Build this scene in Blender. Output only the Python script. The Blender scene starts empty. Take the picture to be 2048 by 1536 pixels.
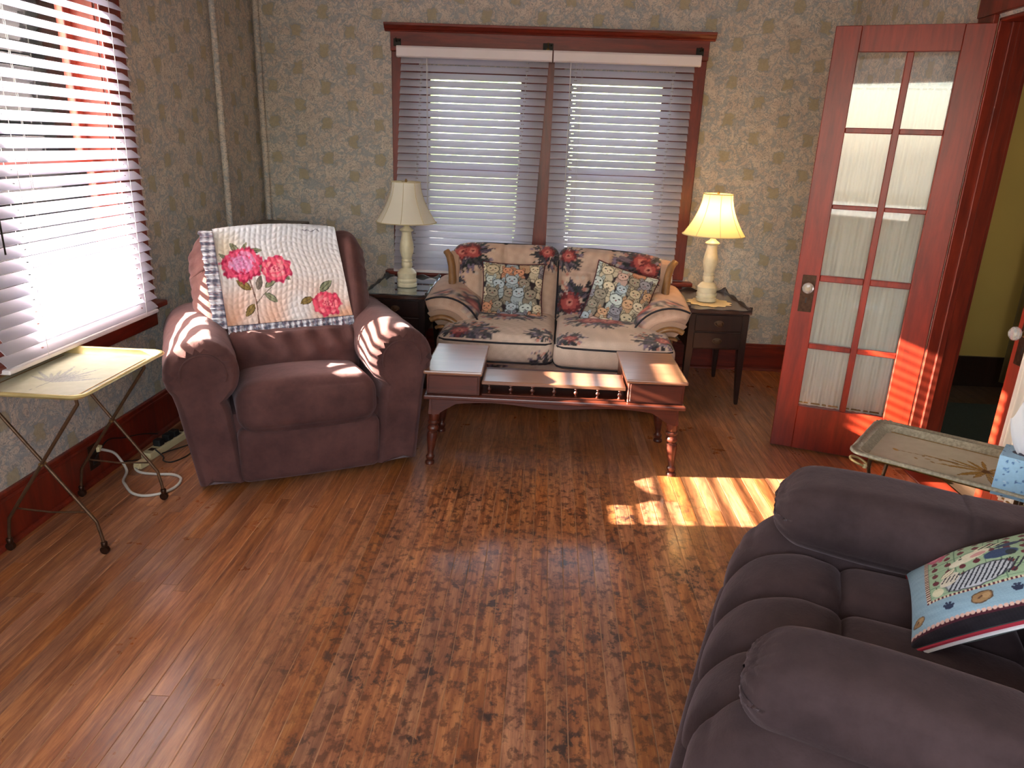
import bpy, bmesh, math, random
import numpy as np
from mathutils import Vector, Matrix, Euler

random.seed(7); np.random.seed(7)
C = bpy.context.scene.collection
S = bpy.context.scene
PI = math.pi

# ------------------------------------------------------------------ camera
cam_d = bpy.data.cameras.new('camera'); cam = bpy.data.objects.new('camera', cam_d); C.objects.link(cam)
cam_d.sensor_width = 36.0; cam_d.lens = 1448.33 / 2048 * 36.0; cam_d.clip_start = .02
Rw = ((0.9980912, 0.04969834, -0.03666096), (0.05042191, -0.31300873, 0.94841086), (0.03565925, -0.94844905, -0.31491715))
M = Matrix.Identity(4)
for r in range(3):
    M[r][0] = Rw[r][0]; M[r][1] = -Rw[r][1]; M[r][2] = -Rw[r][2]
M[2][3] = 1.47
cam.matrix_world = M
S.camera = cam

# ------------------------------------------------------------------ world, sun, lights, exposure
S.view_settings.view_transform = 'Standard'; S.view_settings.look = 'None'
S.view_settings.exposure = 1.36; S.view_settings.gamma = 1.0; S.view_settings.use_curve_mapping = False
SUN_EL = math.radians(19.4); SUN_S = .075
w = bpy.data.worlds.new('world'); S.world = w; w.use_nodes = True
nt = w.node_tree; nt.nodes.clear()
sk = nt.nodes.new('ShaderNodeTexSky'); sk.sky_type = 'NISHITA'; sk.sun_disc = False
sk.sun_elevation = SUN_EL; sk.sun_rotation = math.radians(265); sk.air_density = 1.2; sk.dust_density = 1.5
bg = nt.nodes.new('ShaderNodeBackground'); bg.inputs['Strength'].default_value = 1.15
wo = nt.nodes.new('ShaderNodeOutputWorld')
hsv = nt.nodes.new('ShaderNodeHueSaturation'); hsv.inputs['Saturation'].default_value = .62
nt.links.new(sk.outputs[0], hsv.inputs['Color']); nt.links.new(hsv.outputs[0], bg.inputs[0]); nt.links.new(bg.outputs[0], wo.inputs[0])

def light(name, kind, loc, energy, color=(1, 1, 1), **k):
    d = bpy.data.lights.new(name, kind); d.energy = energy; d.color = color
    for a, v in k.items(): setattr(d, a, v)
    o = bpy.data.objects.new(name, d); C.objects.link(o); o.location = loc
    return o
sun = light('sun', 'SUN', (-6, 2.5, 4), 46.0, (1.0, .90, .76), angle=math.radians(.5))
sun.rotation_euler = Vector((math.cos(SUN_EL), SUN_S * math.cos(SUN_EL), -math.sin(SUN_EL))).to_track_quat('-Z', 'Y').to_euler()
fill = light('rear_fill_light', 'AREA', (-.1, -1.05, 1.75), 3.0, (.93, .97, 1.0), shape='RECTANGLE', size=2.2, size_y=1.3)  # added fill lamp behind the camera, for an assumed window out of view
fill.rotation_euler = (math.radians(80), 0, 0)
near = light('near_fill_light', 'AREA', (-1.90, .45, 1.45), 5.5, (1.0, .97, .94), shape='RECTANGLE', size=1.15, size_y=.95)  # added fill lamp by the solid left wall, no window built there
near.rotation_euler = (0, math.radians(-90), 0)
hall = light('hall_area_light', 'AREA', (3.9, 3.2, 1.7), 2.2, (1.0, .93, .75), shape='RECTANGLE', size=.8, size_y=1.2)  # warm area lamp inside the hall, no window modelled there
hall.rotation_euler = (math.radians(90), 0, math.radians(60))

# ------------------------------------------------------------------ colour and materials
def lin(c):
    return tuple((x / 255 / 12.92 if x / 255 <= .04045 else ((x / 255 + .055) / 1.055) ** 2.4) for x in c)
def l4(c): return (*lin(c), 1.0)

class NT:
    def __init__(s, name):
        s.m = bpy.data.materials.new(name); s.m.use_nodes = True; s.t = s.m.node_tree
        s.b = s.t.nodes['Principled BSDF']; s.out = s.t.nodes['Material Output']
    def n(s, kind, **k):
        x = s.t.nodes.new(kind)
        for a, v in k.items(): setattr(x, a, v)
        return x
    def l(s, a, b): s.t.links.new(a, b)
    def math(s, op, a, b=None, c=None):
        x = s.n('ShaderNodeMath', operation=op)
        for i, v in enumerate((a, b, c)):
            if v is None: continue
            if isinstance(v, (int, float)): x.inputs[i].default_value = v
            else: s.l(v, x.inputs[i])
        return x.outputs[0]
    def mix(s, f, a, b, mode='MIX'):
        x = s.n('ShaderNodeMix', data_type='RGBA', blend_type=mode)
        for i, v in ((0, f), (6, a), (7, b)):
            if isinstance(v, (int, float)): x.inputs[i].default_value = v
            elif isinstance(v, tuple): x.inputs[i].default_value = v
            else: s.l(v, x.inputs[i])
        return x.outputs[2]
    def coord(s, kind='Object', scale=(1, 1, 1), loc=(0, 0, 0)):
        if kind == 'World': o = s.n('ShaderNodeNewGeometry').outputs['Position']
        else: o = s.n('ShaderNodeTexCoord').outputs[kind]
        mp = s.n('ShaderNodeMapping'); mp.inputs['Scale'].default_value = scale; mp.inputs['Location'].default_value = loc
        s.l(o, mp.inputs[0]); return mp.outputs[0]
    def noise(s, v, scale=5, detail=3, rough=.5, dist=0):
        x = s.n('ShaderNodeTexNoise'); x.inputs['Scale'].default_value = scale; x.inputs['Detail'].default_value = detail
        x.inputs['Roughness'].default_value = rough; x.inputs['Distortion'].default_value = dist
        s.l(v, x.inputs['Vector']); return x.outputs['Fac']
    def ramp(s, f, pts):
        x = s.n('ShaderNodeValToRGB'); e = x.color_ramp.elements
        while len(e) < len(pts): e.new(.5)
        for i, (p, c) in enumerate(pts): e[i].position = p; e[i].color = c if len(c) == 4 else (*c, 1)
        s.l(f, x.inputs[0]); return x.outputs[0]
    def bump(s, h, strength=.3, dist=.005):
        x = s.n('ShaderNodeBump'); x.inputs['Strength'].default_value = strength; x.inputs['Distance'].default_value = dist
        s.l(h, x.inputs['Height']); s.l(x.outputs[0], s.b.inputs['Normal']); return x
    def set(s, **k):
        for a, v in k.items(): s.b.inputs[a.replace('_', ' ')].default_value = v
        return s

def plain(name, c, rough=.5, metal=0, noise=0, nscale=40, bump=0, **k):
    m = NT(name); m.set(Roughness=rough, Metallic=metal, **k)
    v = m.coord()
    n = m.noise(v, nscale, 4)
    d = tuple(x * (1 - noise) for x in lin(c)); b = tuple(min(1, x * (1 + noise)) for x in lin(c))
    m.l(m.ramp(n, [(.3, d), (.7, b)]), m.b.inputs['Base Color'])
    if bump: m.bump(n, bump, .002)
    return m.m

def wood(name, dark, light_, rough=.35, stretch=(25, 2.2, 25), coat=.2, scale=1.0, bump=.08, kind='Object'):
    m = NT(name); v = m.coord(kind, stretch)
    n1 = m.noise(v, 1.2 * scale, 6, .6, .6); n2 = m.noise(v, 7 * scale, 3, .6)
    f = m.math('ADD', m.math('MULTIPLY', n1, .75), m.math('MULTIPLY', n2, .25))
    m.l(m.ramp(f, [(.33, lin(dark)), (.66, lin(light_))]), m.b.inputs['Base Color'])
    m.set(Roughness=rough, Coat_Weight=coat, Coat_Roughness=.2)
    m.bump(f, bump, .002); return m.m

def microfiber(name, c1, c2):
    m = NT(name); v = m.coord()
    n = m.noise(v, 6, 5, .65); n2 = m.noise(v, 220, 2, .5)
    m.l(m.ramp(n, [(.35, lin(c1)), (.65, lin(c2))]), m.b.inputs['Base Color'])
    m.set(Roughness=.95, Sheen_Weight=.22, Sheen_Roughness=.4, Specular_IOR_Level=.15)
    m.b.inputs['Sheen Tint'].default_value = l4((230, 200, 205))
    f = m.math('ADD', m.math('MULTIPLY', n, 1.0), m.math('MULTIPLY', n2, .08))
    m.bump(f, .5, .01); return m.m

def painted(name, rough=.85, weave=260, sheen=.15, bump=.25, quilt=0):
    m = NT(name); a = m.n('ShaderNodeVertexColor', layer_name='Col')
    v = m.coord(); n = m.noise(v, weave, 2)
    c = m.mix(m.math('MULTIPLY', n, .22), a.outputs['Color'], (0, 0, 0, 1), 'MIX')
    m.l(c, m.b.inputs['Base Color']); m.set(Roughness=rough, Sheen_Weight=sheen, Specular_IOR_Level=.2)
    if quilt:
        q = m.noise(v, quilt, 2, .5); n = m.math('ADD', m.math('MULTIPLY', n, .2), q)
    m.bump(n, bump, .004); return m.m

MT = {}
MT['trim'] = wood('red_mahogany_trim', (80, 22, 12), (130, 40, 20), .42, (14, 14, 2.0), .08)
MT['trimh'] = wood('red_mahogany_trim_level', (82, 23, 12), (134, 42, 21), .42, (2, 2, 22), .08)
MT['door'] = wood('red_stained_door', (98, 24, 9), (146, 38, 14), .42, (14, 14, 1.6), .06)
MT['cherry'] = wood('cherry_wood_shaded', (62, 25, 16), (96, 42, 26), .36, (2, 16, 16), .08)  # table fronts and legs: wood darkened, shade put into its colour
MT['cherrytop_lit'] = wood('cherry_top_lit', (128, 84, 62), (156, 108, 82), .28, (2, 18, 18), .5)  # paler copy of the table wood, top light put into its colour
MT['walnut'] = wood('dark_walnut', (30, 16, 13), (52, 30, 24), .3, (12, 12, 2), .5)
MT['walnuttop'] = wood('dark_walnut_top', (58, 36, 30), (84, 54, 44), .22, (3, 14, 14), .7)
MT['oak'] = wood('golden_oak_trim', (110, 72, 38), (158, 112, 66), .4, (14, 14, 3), .3)
MT['cabinet'] = wood('brown_cabinet_wood', (48, 30, 24), (72, 48, 38), .4, (12, 12, 2), .3)
MT['fib1'] = microfiber('mauve_brown_microfiber', (76, 50, 49), (96, 64, 61))
MT['fib2'] = microfiber('dark_plum_microfiber', (50, 38, 39), (67, 52, 53))
MT['seam'] = plain('dark_seam_thread', (40, 28, 30), .9)  # even dark brown of the near recliner's base frame
MT['brass'] = plain('aged_brass', (150, 120, 72), .38, .85, .25, 60)
MT['brassd'] = plain('dark_brass', (92, 66, 46), .45, .6, .25, 60)
MT['bronze'] = plain('dark_bronze', (66, 44, 32), .4, .8, .3, 60)
MT['iron'] = plain('black_iron', (38, 34, 28), .5, .6, .2, 60)
MT['steel'] = plain('grey_steel', (150, 150, 150), .35, .8)
MT['black'] = plain('black_rubber', (18, 17, 17), .6)
MT['cream'] = plain('cream_plastic', (214, 196, 150), .5)
MT['lampbase'] = plain('antiqued_cream_lamp_base', (214, 202, 172), .38, 0, .1, 25, .1)
MT['blue_trim'] = plain('navy_piping', (26, 20, 30), .7)
MT['redpipe'] = plain('maroon_piping', (78, 24, 34), .75)
MT['cord'] = plain('white_cord', (190, 182, 170), .7)
MT['lace'] = plain('cream_lace', (226, 206, 166), .9, 0, .12, 160, .4)
MT['carpetgrey'] = plain('teal_grey_rug', (52, 66, 66), .95, 0, .2, 120, .5)
MT['halldark'] = wood('dark_hall_floor', (58, 42, 34), (92, 70, 54), .35, (20, 1.5, 20), .2, kind='World')
MT['hallwall'] = plain('olive_yellow_paint', (196, 168, 92), .8, 0, .04, 3)
MT['ceil'] = plain('white_ceiling', (214, 210, 200), .9, 0, .03, 5)
MT['grass'] = plain('pale_gravel', (150, 148, 142), .95, 0, .2, 3, .6)
MT['leaf'] = plain('hedge_leaves', (122, 138, 96), .8, 0, .4, 18, .6)
MT['siding'] = plain('window_frame_white', (220, 222, 224), .5)

def glass(name, tint=(255, 255, 255), rough=.0, alpha=.9):
    m = NT(name); t = m.t
    tr = m.n('ShaderNodeBsdfTransparent'); tr.inputs[0].default_value = l4(tint)
    gl = m.n('ShaderNodeBsdfGlossy'); gl.inputs['Roughness'].default_value = .02
    fr = m.n('ShaderNodeFresnel'); fr.inputs['IOR'].default_value = 1.5
    mx = m.n('ShaderNodeMixShader'); m.l(fr.outputs[0], mx.inputs[0]); m.l(tr.outputs[0], mx.inputs[1]); m.l(gl.outputs[0], mx.inputs[2])
    m.l(mx.outputs[0], m.out.inputs[0]); return m.m
MT['glass'] = glass('window_glass', (253, 253, 252))
m = NT('cut_glass_knob'); m.set(Base_Color=l4((235, 235, 235)), Roughness=.06, Transmission_Weight=.75, IOR=1.5); MT['crystal'] = m.m
m = NT('glass_tabletop'); m.set(Base_Color=l4((90, 105, 110)), Roughness=.04, Coat_Weight=1.0, Specular_IOR_Level=.9); MT['glasstop'] = m.m

def translucent(name, c, fac=.35, rough=.5, tr=0, weave=0, c2=None):
    m = NT(name); v = m.coord()
    d = m.n('ShaderNodeBsdfDiffuse'); t = m.n('ShaderNodeBsdfTranslucent')
    d.inputs[0].default_value = l4(c); t.inputs[0].default_value = l4(c2 or c)
    gl = m.n('ShaderNodeBsdfGlossy'); gl.inputs['Roughness'].default_value = rough
    mx = m.n('ShaderNodeMixShader'); mx.inputs[0].default_value = fac
    m.l(d.outputs[0], mx.inputs[1]); m.l(t.outputs[0], mx.inputs[2])
    mg = m.n('ShaderNodeMixShader'); mg.inputs[0].default_value = .04
    m.l(mx.outputs[0], mg.inputs[1]); m.l(gl.outputs[0], mg.inputs[2]); o = mg.outputs[0]
    if tr or weave:
        tp = m.n('ShaderNodeBsdfTransparent'); m2 = m.n('ShaderNodeMixShader')
        if weave:
            n = m.noise(m.coord('Object', (1, 1, .06)), weave, 3, .6)
            f = m.math('MULTIPLY_ADD', n, tr * 1.5, tr * .25); m.l(f, m2.inputs[0])
        else: m2.inputs[0].default_value = tr
        m.l(o, m2.inputs[1]); m.l(tp.outputs[0], m2.inputs[2]); o = m2.outputs[0]
    m.l(o, m.out.inputs[0]); return m.m
MT['slat'] = translucent('white_vinyl_slat', (212, 205, 212), .50, .45, c2=(202, 204, 222))
MT['valance'] = plain('white_vinyl_valance', (226, 216, 218), .45)
MT['ladder'] = plain('blind_cord', (206, 204, 206), .8)
MT['sheer'] = translucent('sheer_lace_curtain', (250, 246, 238), .4, .6, .12, 60)
MT['shade_off'] = translucent('ivory_lampshade', (246, 240, 224), .34, .7)
MT['shade_on'] = translucent('lit_ivory_lampshade', (250, 228, 176), .5, .7)
MT['tissue'] = translucent('white_tissue', (240, 240, 246), .35, .7)
MT['shadetrim'] = plain('lampshade_braid', (206, 190, 150), .8)
m = NT('bulb_glow'); m.set(Base_Color=(1, .9, .7, 1), Emission_Color=(1, .66, .3, 1), Emission_Strength=42.0); MT['bulb'] = m.m

# floor boards: orange brown oak, worn with dark blotches (world coordinates so the wear runs across boards)
def floor_mat(name, dull=1.0):
    m = NT(name); oi = m.n('ShaderNodeObjectInfo'); pos = m.coord('World')
    off = m.n('ShaderNodeVectorMath', operation='MULTIPLY_ADD')
    m.l(oi.outputs['Random'], off.inputs[0]); off.inputs[1].default_value = (37, 91, 13); m.l(pos, off.inputs[2])
    mp = m.n('ShaderNodeMapping'); mp.inputs['Scale'].default_value = (30, 2.6, 1); m.l(off.outputs[0], mp.inputs[0])
    g = m.noise(mp.outputs[0], 1.4, 6, .62, .8)
    g2 = m.noise(mp.outputs[0], 6, 4, .7)
    f = m.math('ADD', m.math('MULTIPLY', g, .7), m.math('MULTIPLY', g2, .3))
    base = m.ramp(f, [(.30, lin((90, 46, 26))), (.50, lin((154, 92, 54))), (.70, lin((200, 134, 80)))])
    hs = m.n('ShaderNodeHueSaturation'); m.l(base, hs.inputs['Color'])
    m.l(m.math('MULTIPLY_ADD', oi.outputs['Random'], .30, .84), hs.inputs['Value'])
    m.l(m.math('MULTIPLY_ADD', m.math('FRACT', m.math('MULTIPLY', oi.outputs['Random'], 7.3)), .14, .90), hs.inputs['Saturation'])
    # wear zone: around the centre of the room
    sx = m.n('ShaderNodeSeparateXYZ'); m.l(pos, sx.inputs[0])
    dx = m.math('DIVIDE', m.math('SUBTRACT', sx.outputs[0], .05), 1.05)
    dy = m.math('DIVIDE', m.math('SUBTRACT', sx.outputs[1], 1.9), 1.9)
    d2 = m.math('ADD', m.math('POWER', m.math('ABSOLUTE', dx), 2.0), m.math('POWER', m.math('ABSOLUTE', dy), 2.0))
    zn = m.math('ADD', d2, m.math('MULTIPLY', m.noise(pos, 1.6, 3), .9))
    zone = m.ramp(zn, [(.62, (1, 1, 1)), (.98, (0, 0, 0))])
    zone = m.ramp(m.math('MULTIPLY', zn, .6), [(.45, (1, 1, 1)), (.8, (0, 0, 0))])
    sp = m.noise(m.coord('World', (1.0, .8, 1)), 30, 5, .68, .15)
    sp2 = m.noise(m.coord('World', (1.3, .8, 1), (3, 1, 0)), 6.5, 5, .7, .1)
    s1 = m.ramp(sp, [(.49, (0, 0, 0)), (.58, (1, 1, 1))])
    s2 = m.ramp(sp2, [(.50, (0, 0, 0)), (.62, (1, 1, 1))])
    k1 = m.math('MULTIPLY', m.math('MULTIPLY', s1, zone), .66)
    c1 = m.mix(k1, hs.outputs[0], l4((66, 32, 20)))
    k2 = m.math('MULTIPLY', m.math('MULTIPLY', m.math('MULTIPLY', s2, m.math('MULTIPLY_ADD', s1, .75, .25)), zone), .8)
    c2 = m.mix(k2, c1, l4((40, 30, 32)))
    sc = m.ramp(m.noise(m.coord('World', (3, 1, 1)), 9, 5, .8, 2.5), [(.66, (0, 0, 0)), (.72, (1, 1, 1))])
    c3 = m.mix(m.math('MULTIPLY', sc, .22), c2, l4((188, 150, 120)))
    m.l(c3, m.b.inputs['Base Color'])
    r = m.math('MULTIPLY_ADD', m.noise(pos, 7, 4, .65), .30, .17)
    m.l(m.math('ADD', r, m.math('MULTIPLY', zone, .09)), m.b.inputs['Roughness'])
    m.set(Coat_Weight=.32, Coat_Roughness=.14, Specular_IOR_Level=.5)
    hh = m.math('ADD', f, m.math('MULTIPLY', m.noise(pos, 9, 3), 1.4))
    m.bump(hh, .22, .004); return m.m
MT['plank'] = floor_mat('worn_oak_floorboard')
MT['sub'] = plain('dusty_lit_board_gap', (158, 116, 84), .9, 0, .45, 5)  # pale gaps: dust filling, plus lit board edges put into the colour

# wallpaper: pinkish beige scrolls on grey blue with rows of mustard flower blocks
def wallpaper(name, ax, k=1.0):
    m = NT(name); g = m.n('ShaderNodeNewGeometry'); sx = m.n('ShaderNodeSeparateXYZ'); m.l(g.outputs['Position'], sx.inputs[0])
    u = sx.outputs[ax]; v = sx.outputs[2]
    cb = m.n('ShaderNodeCombineXYZ'); m.l(u, cb.inputs[0]); m.l(v, cb.inputs[1])
    P = cb.outputs[0]
    wob = m.n('ShaderNodeTexNoise'); wob.inputs['Scale'].default_value = 26; wob.inputs['Detail'].default_value = 2; m.l(P, wob.inputs['Vector'])
    dv = m.n('ShaderNodeVectorMath', operation='MULTIPLY_ADD'); m.l(wob.outputs['Color'], dv.inputs[0]); dv.inputs[1].default_value = (.035, .035, 0); m.l(P, dv.inputs[2])
    n1 = m.noise(dv.outputs[0], 36, 2, .6, 1.6)
    scroll = m.ramp(n1, [(.435, (1, 1, 1)), (.475, (0, 0, 0)), (.50, (0, 0, 0)), (.54, (1, 1, 1))])
    vein = m.ramp(m.noise(dv.outputs[0], 11, 2, .5, 1.2), [(.44, (0, 0, 0)), (.485, (1, 1, 1)), (.515, (1, 1, 1)), (.56, (0, 0, 0))])
    big = m.noise(P, 2.2, 3)
    beige = m.mix(m.ramp(m.noise(P, 14, 3), [(.4, (0, 0, 0)), (.6, (1, 1, 1))]), l4((202, 186, 172)), l4((212, 200, 186)))
    gray = l4((156, 152, 148)); blue = l4((150, 158, 164))
    c = m.mix(scroll, gray, beige)
    c = m.mix(m.math('MULTIPLY', vein, .7), c, blue)
    # mustard blocks
    uu = m.math('DIVIDE', u, .175); col = m.math('FLOOR', uu)
    odd = m.math('FRACT', m.math('MULTIPLY', col, .5))
    vv = m.math('ADD', m.math('DIVIDE', v, .222), odd)
    wn = m.n('ShaderNodeSeparateXYZ'); m.l(wob.outputs['Color'], wn.inputs[0])
    du = m.math('ABSOLUTE', m.math('ADD', m.math('SUBTRACT', m.math('FRACT', uu), .5), m.math('MULTIPLY', m.math('SUBTRACT', wn.outputs[0], .5), .30)))
    dw = m.math('ABSOLUTE', m.math('ADD', m.math('SUBTRACT', m.math('FRACT', vv), .5), m.math('MULTIPLY', m.math('SUBTRACT', wn.outputs[1], .5), .22)))
    d = m.math('MAXIMUM', m.math('DIVIDE', du, .175), m.math('DIVIDE', dw, .155))
    blk = m.ramp(m.math('MULTIPLY', d, .5), [(.44, (1, 1, 1)), (.54, (0, 0, 0))])
    ring = m.ramp(m.math('MULTIPLY', d, .5), [(.50, (1, 1, 1)), (.66, (0, 0, 0))])
    c = m.mix(m.math('MULTIPLY', ring, .55), c, l4((122, 134, 138)))
    c = m.mix(m.math('MULTIPLY', blk, .5), c, l4((188, 166, 116)))
    c = m.mix(m.math('MULTIPLY', big, .14), c, l4((120, 100, 84)))
    m.l(c, m.b.inputs['Base Color']); m.set(Roughness=.7, Specular_IOR_Level=.25)
    m.bump(n1, .12, .002); return m.m
MT['paper_x'] = wallpaper('floral_wallpaper_back', 0)
MT['paper_y'] = wallpaper('floral_wallpaper_side', 1)

# ------------------------------------------------------------------ object helpers
def link(name, me, mat=None, parent=None, loc=None, rot=None, smooth=False):
    o = bpy.data.objects.new(name, me); C.objects.link(o)
    if mat is not None and not me.materials: me.materials.append(mat)
    if parent is not None: o.parent = parent
    if loc is not None: o.location = loc
    if rot is not None: o.rotation_euler = rot
    if smooth and len(me.polygons): me.polygons.foreach_set('use_smooth', [True] * len(me.polygons))
    return o
def tag(o, label, cat, group=None, kind=None):
    o['label'] = label; o['category'] = cat
    if group: o['group'] = group
    if kind: o['kind'] = kind
    return o
def thing(name, label, cat, loc=(0, 0, 0), rz=0, group=None):
    o = bpy.data.objects.new(name, None); C.objects.link(o); o.location = loc; o.rotation_euler = (0, 0, rz)
    o.empty_display_size = .1
    return tag(o, label, cat, group)
def struct(o): o['kind'] = 'structure'; return o
def sempty(name, loc=(0, 0, 0), rz=0):
    o = bpy.data.objects.new(name, None); C.objects.link(o); o.location = loc; o.rotation_euler = (0, 0, rz); return struct(o)

class MB:
    def __init__(s): s.v = []; s.f = []
    def add(s, vs, fs, M=None):
        n = len(s.v)
        s.v += [tuple(M @ Vector(p)) if M is not None else tuple(p) for p in vs]
        s.f += [tuple(n + i for i in f) for f in fs]; return s
    def box(s, lo, hi, M=None):
        x0, y0, z0 = lo; x1, y1, z1 = hi
        return s.add([(x0, y0, z0), (x1, y0, z0), (x1, y1, z0), (x0, y1, z0), (x0, y0, z1), (x1, y0, z1), (x1, y1, z1), (x0, y1, z1)],
                     [(0, 3, 2, 1), (4, 5, 6, 7), (0, 1, 5, 4), (1, 2, 6, 5), (2, 3, 7, 6), (3, 0, 4, 7)], M)
    def lathe(s, prof, n=24, M=None, axis='z'):
        vs = []; fs = []
        for (r, z) in prof:
            for i in range(n):
                a = 2 * PI * i / n; vs.append((r * math.cos(a), r * math.sin(a), z))
        for j in range(len(prof) - 1):
            for i in range(n):
                a = j * n + i; b = j * n + (i + 1) % n; fs.append((a, b, b + n, a + n))
        fs.append(tuple(range(n - 1, -1, -1))); k = (len(prof) - 1) * n; fs.append(tuple(range(k, k + n)))
        return s.add(vs, fs, M)
    def tube(s, pts, r, n=8, closed=False):
        pts = [Vector(p) for p in pts]; m = len(pts); vs = []; fs = []
        up = Vector((0, 0, 1)); prev = None
        for i, p in enumerate(pts):
            if closed: t = pts[(i + 1) % m] - pts[i - 1]
            else: t = pts[min(i + 1, m - 1)] - pts[max(i - 1, 0)]
            t.normalize()
            if prev is None:
                a = t.cross(up)
                if a.length < .05: a = t.cross(Vector((1, 0, 0)))
            else: a = prev - t * prev.dot(t)
            a.normalize(); prev = a; b = t.cross(a)
            rr = r[i] if isinstance(r, (list, tuple)) else r
            for k in range(n):
                g = 2 * PI * k / n; vs.append(tuple(p + a * (rr * math.cos(g)) + b * (rr * math.sin(g))))
        for j in range(m if closed else m - 1):
            for k in range(n):
                a0 = j * n + k; b0 = j * n + (k + 1) % n; a1 = ((j + 1) % m) * n + k; b1 = ((j + 1) % m) * n + (k + 1) % n
                fs.append((a0, b0, b1, a1))
        if not closed:
            fs.append(tuple(range(n - 1, -1, -1))); k = (m - 1) * n; fs.append(tuple(range(k, k + n)))
        return s.add(vs, fs)
    def prism(s, poly, a, b, plane='xz', M=None):
        def P(u, v, w):
            return {'xz': (u, w, v), 'xy': (u, v, w), 'yz': (w, u, v)}[plane]
        n = len(poly); vs = [P(u, v, a) for u, v in poly] + [P(u, v, b) for u, v in poly]
        fs = [tuple(range(n - 1, -1, -1)), tuple(range(n, 2 * n))] + [(i, (i + 1) % n, n + (i + 1) % n, n + i) for i in range(n)]
        return s.add(vs, fs, M)
    def loft(s, rings, cap=True):
        n = len(rings[0]); base = len(s.v); vs = [tuple(p) for r in rings for p in r]; fs = []
        for j in range(len(rings) - 1):
            for k in range(n):
                a = j * n + k; b = j * n + (k + 1) % n; fs.append((a, b, b + n, a + n))
        if cap:
            fs.append(tuple(range(n - 1, -1, -1))); k = (len(rings) - 1) * n; fs.append(tuple(range(k, k + n)))
        return s.add(vs, fs)
    def mesh(s, name='m'):
        me = bpy.data.meshes.new(name); me.from_pydata(s.v, [], s.f); me.update()
        bm = bmesh.new(); bm.from_mesh(me); bmesh.ops.recalc_face_normals(bm, faces=bm.faces); bm.to_mesh(me); bm.free()
        return me
    def obj(s, name, mat, parent=None, loc=None, rot=None, smooth=False, bevel=0, seg=1, auto=None):
        me = s.mesh(name)
        if bevel:
            bm = bmesh.new(); bm.from_mesh(me); bmesh.ops.remove_doubles(bm, verts=bm.verts, dist=1e-6)
            es = [e for e in bm.edges if len(e.link_faces) == 2 and e.calc_face_angle(0) > .5]
            bmesh.ops.bevel(bm, geom=es, offset=bevel, segments=seg, profile=.6, affect='EDGES', clamp_overlap=True)
            bm.to_mesh(me); bm.free()
        o = link(name, me, mat, parent, loc, rot, smooth)
        if smooth:
            try: me.set_sharp_from_angle(angle=math.radians(auto or 50))
            except Exception: pass
        return o

def bx(name, lo, hi, mat, parent=None, bevel=.002, loc=None, rot=None, seg=1):
    return MB().box(lo, hi).obj(name, mat, parent, loc, rot, bevel=bevel, seg=seg)

def soft_arr(size, r, n, bulge=(0, 0, 0)):
    nx, ny, nz = n; h = np.array(size, float) / 2; idx = {}; P = []; F = []
    def g(i, j, k):
        key = (i, j, k)
        if key not in idx:
            idx[key] = len(P)
            P.append((2 * i / nx - 1, 2 * j / ny - 1, 2 * k / nz - 1))
        return idx[key]
    for k in (0, nz):
        for i in range(nx):
            for j in range(ny):
                q = [g(i, j, k), g(i + 1, j, k), g(i + 1, j + 1, k), g(i, j + 1, k)]; F.append(q if k else q[::-1])
    for j in (0, ny):
        for i in range(nx):
            for k in range(nz):
                q = [g(i, j, k), g(i + 1, j, k), g(i + 1, j, k + 1), g(i, j, k + 1)]; F.append(q[::-1] if j else q)
    for i in (0, nx):
        for j in range(ny):
            for k in range(nz):
                q = [g(i, j, k), g(i, j + 1, k), g(i, j + 1, k + 1), g(i, j, k + 1)]; F.append(q if i else q[::-1])
    U = np.array(P)
    W = np.sign(U) * (1 - (1 - np.abs(U)) ** 1.25)      # denser sampling towards the edges
    p = W * h; rr = np.minimum(r, h * .999)
    inner = np.clip(p, -(h - rr), h - rr); d = p - inner
    dn = d / rr; L = np.linalg.norm(dn, axis=1); Lm = np.abs(dn).max(axis=1)
    s = np.where(L > 1e-9, Lm / np.maximum(L, 1e-9), 1.0)
    p = inner + d * s[:, None]
    for a in range(3):
        if bulge[a]:
            o = [b for b in range(3) if b != a]
            p[:, a] += np.sign(U[:, a]) * (np.abs(U[:, a]) > .98) * bulge[a] * (1 - U[:, o[0]] ** 2) * (1 - U[:, o[1]] ** 2)
    return p, F, U

def soft(name, size, r, n, mat, parent, loc=(0, 0, 0), rot=(0, 0, 0), bulge=(0, 0, 0), fn=None, paint=None):
    p, F, U = soft_arr(size, r, n, bulge)
    if fn is not None: p = fn(p, U)
    me = bpy.data.meshes.new(name); me.from_pydata(p.tolist(), [], F); me.update()
    if paint is not None: setcol(me, paint(p, U))
    return link(name, me, mat, parent, loc, rot, smooth=True)

def setcol(me, rgb):
    a = me.color_attributes.new('Col', 'FLOAT_COLOR', 'POINT')
    c = np.clip(np.asarray(rgb, float), 0, 255) / 255
    c = np.where(c <= .04045, c / 12.92, ((c + .055) / 1.055) ** 2.4)
    a.data.foreach_set('color', np.concatenate([c, np.ones((len(c), 1))], 1).astype(np.float32).ravel())

def sn(p, f, seed=0):       # smooth pseudo noise from summed sines
    rs = np.random.RandomState(seed); o = np.zeros(len(p))
    for i in range(6):
        k = rs.normal(size=3); k *= f * (.6 + .8 * rs.rand()) / np.linalg.norm(k)
        o += np.sin(p @ k + rs.rand() * 6.28)
    return o / 3.5

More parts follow.
